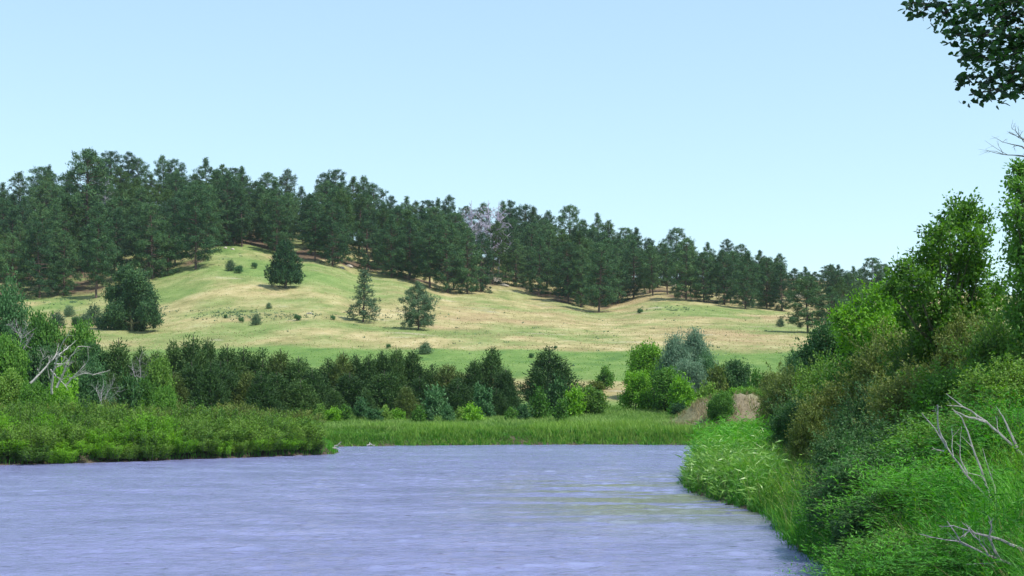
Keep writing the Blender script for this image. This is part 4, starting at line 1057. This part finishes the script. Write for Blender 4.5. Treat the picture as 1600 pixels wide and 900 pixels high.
for row_ in [
    ('o1', 1218, 602, 66, 74, 'olive shrub nearest the sandy bank on the right shore'), ('o2', 1236, 592, 60, 96, 'olive shrub behind the reeds on the right shore'), ('t1', 1284, 580, 56, 110, 'green-brown shrub below the dark overhanging tree'),
    ('o3', 1226, 640, 64, 60, 'small olive shrub over the reeds near the sandy bank'), ('d1', 1252, 636, 52, 110, 'shade-coloured shrub filling the dark gap behind the pale waterside plants'), ('o3', 1300, 618, 47, 120, 'olive shrub in the middle of the right shore'),
    ('g1', 1345, 565, 52, 120, 'leafy green shrub under the yellow-green young tree'), ('o2', 1392, 530, 46, 130, 'tall olive shrub under the young tree'), ('t1', 1448, 528, 42, 140, 'green-brown shrub in front of the tall green tree'),
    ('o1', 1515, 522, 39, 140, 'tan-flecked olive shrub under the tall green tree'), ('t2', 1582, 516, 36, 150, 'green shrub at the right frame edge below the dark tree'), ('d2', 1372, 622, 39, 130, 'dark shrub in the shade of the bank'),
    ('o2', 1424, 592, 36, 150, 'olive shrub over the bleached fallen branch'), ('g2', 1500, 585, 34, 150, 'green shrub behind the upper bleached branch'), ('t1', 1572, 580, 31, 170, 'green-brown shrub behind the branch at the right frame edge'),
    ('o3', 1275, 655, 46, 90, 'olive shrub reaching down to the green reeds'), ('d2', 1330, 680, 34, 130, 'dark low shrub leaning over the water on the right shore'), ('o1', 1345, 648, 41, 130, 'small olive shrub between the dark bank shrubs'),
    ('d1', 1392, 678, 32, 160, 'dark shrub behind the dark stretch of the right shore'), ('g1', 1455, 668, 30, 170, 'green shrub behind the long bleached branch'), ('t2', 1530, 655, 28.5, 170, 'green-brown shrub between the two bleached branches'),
    ('h1', 1600, 665, 27, 180, 'low green shrub at the right frame edge'), ('o2', 1640, 560, 33, 150, 'olive shrub half cut by the right frame edge'),
    ('d2', 1318, 745, 29, 110, 'shade-coloured shrub at the left end of the shaded waterline'), ('d1', 1350, 742, 28, 150, 'shade-coloured shrub over the shaded water in the middle of the dark stretch'),
    ('d2', 1385, 722, 27.5, 180, 'shade-coloured shrub behind the shaded water, highest of the dark stretch'), ('d1', 1362, 800, 25.2, 120, 'lowest shade-coloured shrub by the shaded water'), ('d2', 1400, 775, 25, 150, 'shade-coloured shrub beside the bright herbs of the near bank'),
    ('h1', 1440, 758, 25.5, 170, 'bright grassy herb clump left of the long bleached branch'), ('t2', 1500, 772, 24.5, 190, 'yellow-green leafy herb clump under the long bleached branch'), ('h1', 1560, 752, 24, 210, 'long-leaved herb clump right of the long bleached branch'),
    ('g2', 1440, 838, 22.3, 170, 'mid green herb clump beside the dark shaded shrubs'), ('h2', 1500, 846, 21.6, 200, 'leafy herb clump above the twiggy branch in the corner'), ('o3', 1565, 828, 21.8, 190, 'green-brown herb clump in the lower right corner'),
    ('h1', 1425, 880, 21, 180, 'low herb clump at the bottom edge of the frame'), ('d1', 1610, 770, 23.0, 160, 'leafy herb clump cut by the right frame edge'), ('g1', 1490, 892, 20, 180, 'grassy herb clump at the bottom edge in the corner'), ('h1', 1590, 860, 19.6, 220, 'lowest herb clump in the corner of the frame')]:
    B(*row_)
# bleached branches lying through the right bank
limbs_through('fallen_branch', 22.5, [[(1562, 800), (1540, 775), (1512, 745), (1488, 712), (1462, 672), (1440, 645)], [(1550, 785), (1535, 740), (1520, 700), (1505, 655), (1490, 640)], [(1478, 700), (1466, 668), (1464, 632)], [(1512, 742), (1500, 715), (1500, 680)], [(1475, 705), (1456, 702)], [(1556, 792), (1554, 760), (1535, 700)]], 'deadwood', 'long bleached fallen branch slanting down through the right bank', 'branch', .022, 2, 41, .25, .25)
limbs_through('fallen_branch', 24.5, [[(1612, 722), (1575, 690), (1540, 658), (1500, 632), (1478, 615)], [(1540, 658), (1515, 652), (1488, 640)], [(1590, 700), (1572, 662), (1560, 640)]], 'deadwood', 'upper bleached branch running out of the right frame edge', 'branch', .026, 2, 42, .2, .25)
limbs_through('fallen_branch', 18.5, [[(1640, 905), (1590, 885), (1540, 865), (1505, 850), (1480, 815)], [(1560, 872), (1545, 840), (1552, 810)], [(1600, 860), (1560, 842), (1520, 832), (1490, 822)], [(1545, 868), (1530, 845), (1515, 830)]], 'deadwood_grey', 'low grey-brown twiggy branch in the lower right corner', 'branch', .022, 4, 43, .2, .3)

# --- big tree on the near right bank whose bough hangs into the upper right corner
def overhang_tree():
    r = np.random.default_rng(90)
    base = np.array([9.2, 11.0, gz(9.2, 11.0)])
    root = bpy.data.objects.new('overhanging_tree', None); COL.objects.link(root); root.location = [float(c) for c in base]
    T = Buf(); sp = wobble(np.array([0, 0, -.3]), np.array([-.4, .3, 10.5]), 8, .12, r); add_tube(T, sp, np.linspace(.26, .08, 8), 10)
    link('trunk', T.mesh('overhang_trunk', M['bark']), root)
    D = 12.; C = Buf(); Bq = Buf()
    P = lambda u, y, d=0.: at(u, y, D + d) - base
    limbs = [[sp[5], P(1800, -90), P(1700, -30), P(1600, 2), P(1500, 8), P(1425, 3)], [P(1700, -30), P(1640, 30), P(1590, 55), P(1530, 60), P(1480, 50)], [P(1720, -20), P(1660, 60), P(1610, 110), P(1570, 135), P(1525, 145)],
             [P(1640, 30), P(1590, 78), P(1545, 92), P(1505, 82)], [P(1610, 110), P(1560, 118), P(1510, 122)], [P(1640, -20), P(1580, -30), P(1500, -30)], [sp[5], P(1900, -200, 1), P(1750, -220, 1), P(1600, -230)], [P(1640, 90), P(1600, 140), P(1578, 156)]]
    for l in limbs:
        l = np.array(l); t = np.linspace(0, 1, len(l)); tt = np.linspace(0, 1, 12)
        Q = np.stack([np.interp(tt, t, l[:, c]) for c in range(3)], -1); Q[1:-1] += r.normal(size=(10, 3)) * .012
        add_tube(Bq, Q, np.linspace(.035 if len(l) > 4 else .014, .004, 12), 5)
    link('limbs', Bq.mesh('overhang_limbs', M['bark']), root)
    CL = [(1425, 5, 12, 14), (1448, 10, 18, 26), (1478, 18, 22, 40), (1510, 20, 26, 55), (1545, 15, 28, 60), (1580, 22, 30, 70), (1500, 52, 14, 16), (1530, 58, 20, 34), (1560, 62, 24, 48), (1590, 68, 26, 60), (1484, 50, 8, 8), (1508, 84, 12, 16), (1528, 88, 16, 22), (1552, 92, 18, 34), (1585, 105, 22, 44),
          (1502, 122, 9, 9), (1522, 122, 12, 14), (1548, 122, 14, 22), (1575, 130, 18, 34), (1600, 135, 18, 36), (1528, 148, 13, 18), (1550, 146, 10, 12), (1576, 152, 9, 9), (1620, 60, 40, 120), (1640, 120, 30, 90), (1600, -30, 50, 160), (1480, -40, 45, 100), (1660, 0, 50, 160), (1550, -120, 70, 160), (1700, -100, 90, 240), (1800, 0, 90, 200), (1850, -200, 120, 260), (2000, -350, 160, 300), (2200, -200, 180, 300), (1750, -350, 140, 260)]
    for (u, y, rp, n) in CL:
        n = int(n * 1.9)
        c = P(u, y); rr = rp * D / F * 1.05
        ps = c + np.clip(r.normal(size=(n, 3)), -1.7, 1.7) * np.array([rr * .5, rr * 1.3 + .08, rr * .33])
        a = r.uniform(0, 6.28, n); d = np.stack([np.cos(a), np.sin(a), r.uniform(-.9, .3, n)], -1)
        lp = r.uniform(.045, .085, n)
        add_ovate(C, ps, d, lp, lp * .62, np.clip(r.normal(.45, .3), 0, 1), r)
        for k in range(0, n, 4): add_tube(Bq2, np.stack([c, ps[k]]), [.004, .002], 3)
    link('crown', C.mesh('overhang_crown', M['overhang']), root)
    link('twigs', Bq2.mesh('overhang_twigs', M['bark']), root)
    tag(root, 'dark-leaved tree bough hanging into the upper right corner of the sky', 'tree')
Bq2 = Buf()
overhang_tree()

# --- rocks
def rock(seed, s):
    import bmesh
    r = np.random.default_rng(seed); bm = bmesh.new(); bmesh.ops.create_icosphere(bm, subdivisions=3, radius=1)
    for v in bm.verts:
        c = np.array(v.co); n = 1 + .35 * float(fbm(np.array([c[0] * 1.6 + seed]), np.array([c[1] * 1.6 + c[2] * 2]), seed, 3)[0])
        v.co = (c[0] * n * s[0], c[1] * n * s[1], max(-.3, c[2]) * n * s[2])
    me = bpy.data.meshes.new('rock'); bm.to_mesh(me); bm.free(); me.materials.append(M['rock']); return me
M['rock'] = bark_mat('pale_rock', (.30, .26, .20), (.55, .50, .42), 3)
for i, (u, yy, s, lab) in enumerate([(545, 417, (1.1, .8, .5), 'pale flat rock on the slope crest under the wood edge'), (534, 419, (.7, .6, .4), 'small pale rock left of the flat crest rock'), (777, 440, (1.5, 1, .9), 'largest pale rock of the outcrop between the middle pines'), (788, 447, (1.2, .9, .6), 'lower pale rock of the outcrop between the middle pines'),
                                     (770, 436, (.9, .8, .6), 'upper left pale rock of the outcrop between the middle pines'), (484, 491, (.6, .4, .25), 'small whitish stone lying in the dark patch of the slope'), (352, 388, (.5, .4, .3), 'white stone high on the green shoulder'), (363, 390, (.5, .4, .3), 'second white stone on the green shoulder crest'),
                                     (1044, 447, (2.2, 1.2, 1.6), 'yellowish rock face in the gap of the right wood'), (1250, 466, (2.6, 1.4, 1.2), 'yellowish rock ledge behind the right end pine')]):
    p = on_hill(u, yy); tag(link('rock', rock(900 + i, s), None, p), lab, 'rock')

n_tri = sum(len(m.polygons) for m in bpy.data.meshes if m.users); print('unique faces', n_tri, 'objects', len(bpy.data.objects))

# --- summer air between here and the ridge
def haze_box():
    import bmesh
    m, nt = new_mat('summer_haze'); out = nt.nodes.new('ShaderNodeOutputMaterial'); pv = nt.nodes.new('ShaderNodeVolumePrincipled')
    pv.inputs['Color'].default_value = (.80, .90, 1.0, 1); pv.inputs['Density'].default_value = HAZE; pv.inputs['Anisotropy'].default_value = .2
    nt.links.new(pv.outputs[0], out.inputs['Volume'])
    bm = bmesh.new(); bmesh.ops.create_cube(bm, size=1)
    for v in bm.verts: v.co = (v.co.x * 15800, 2200 + v.co.y * 9200, 45 + v.co.z * 96)
    me = bpy.data.meshes.new('haze'); bm.to_mesh(me); bm.free(); me.materials.append(m)
    tag(link('haze', me), 'thin pale blue summer haze filling the valley', kind='stuff')
HAZE = 0.00007
haze_box()
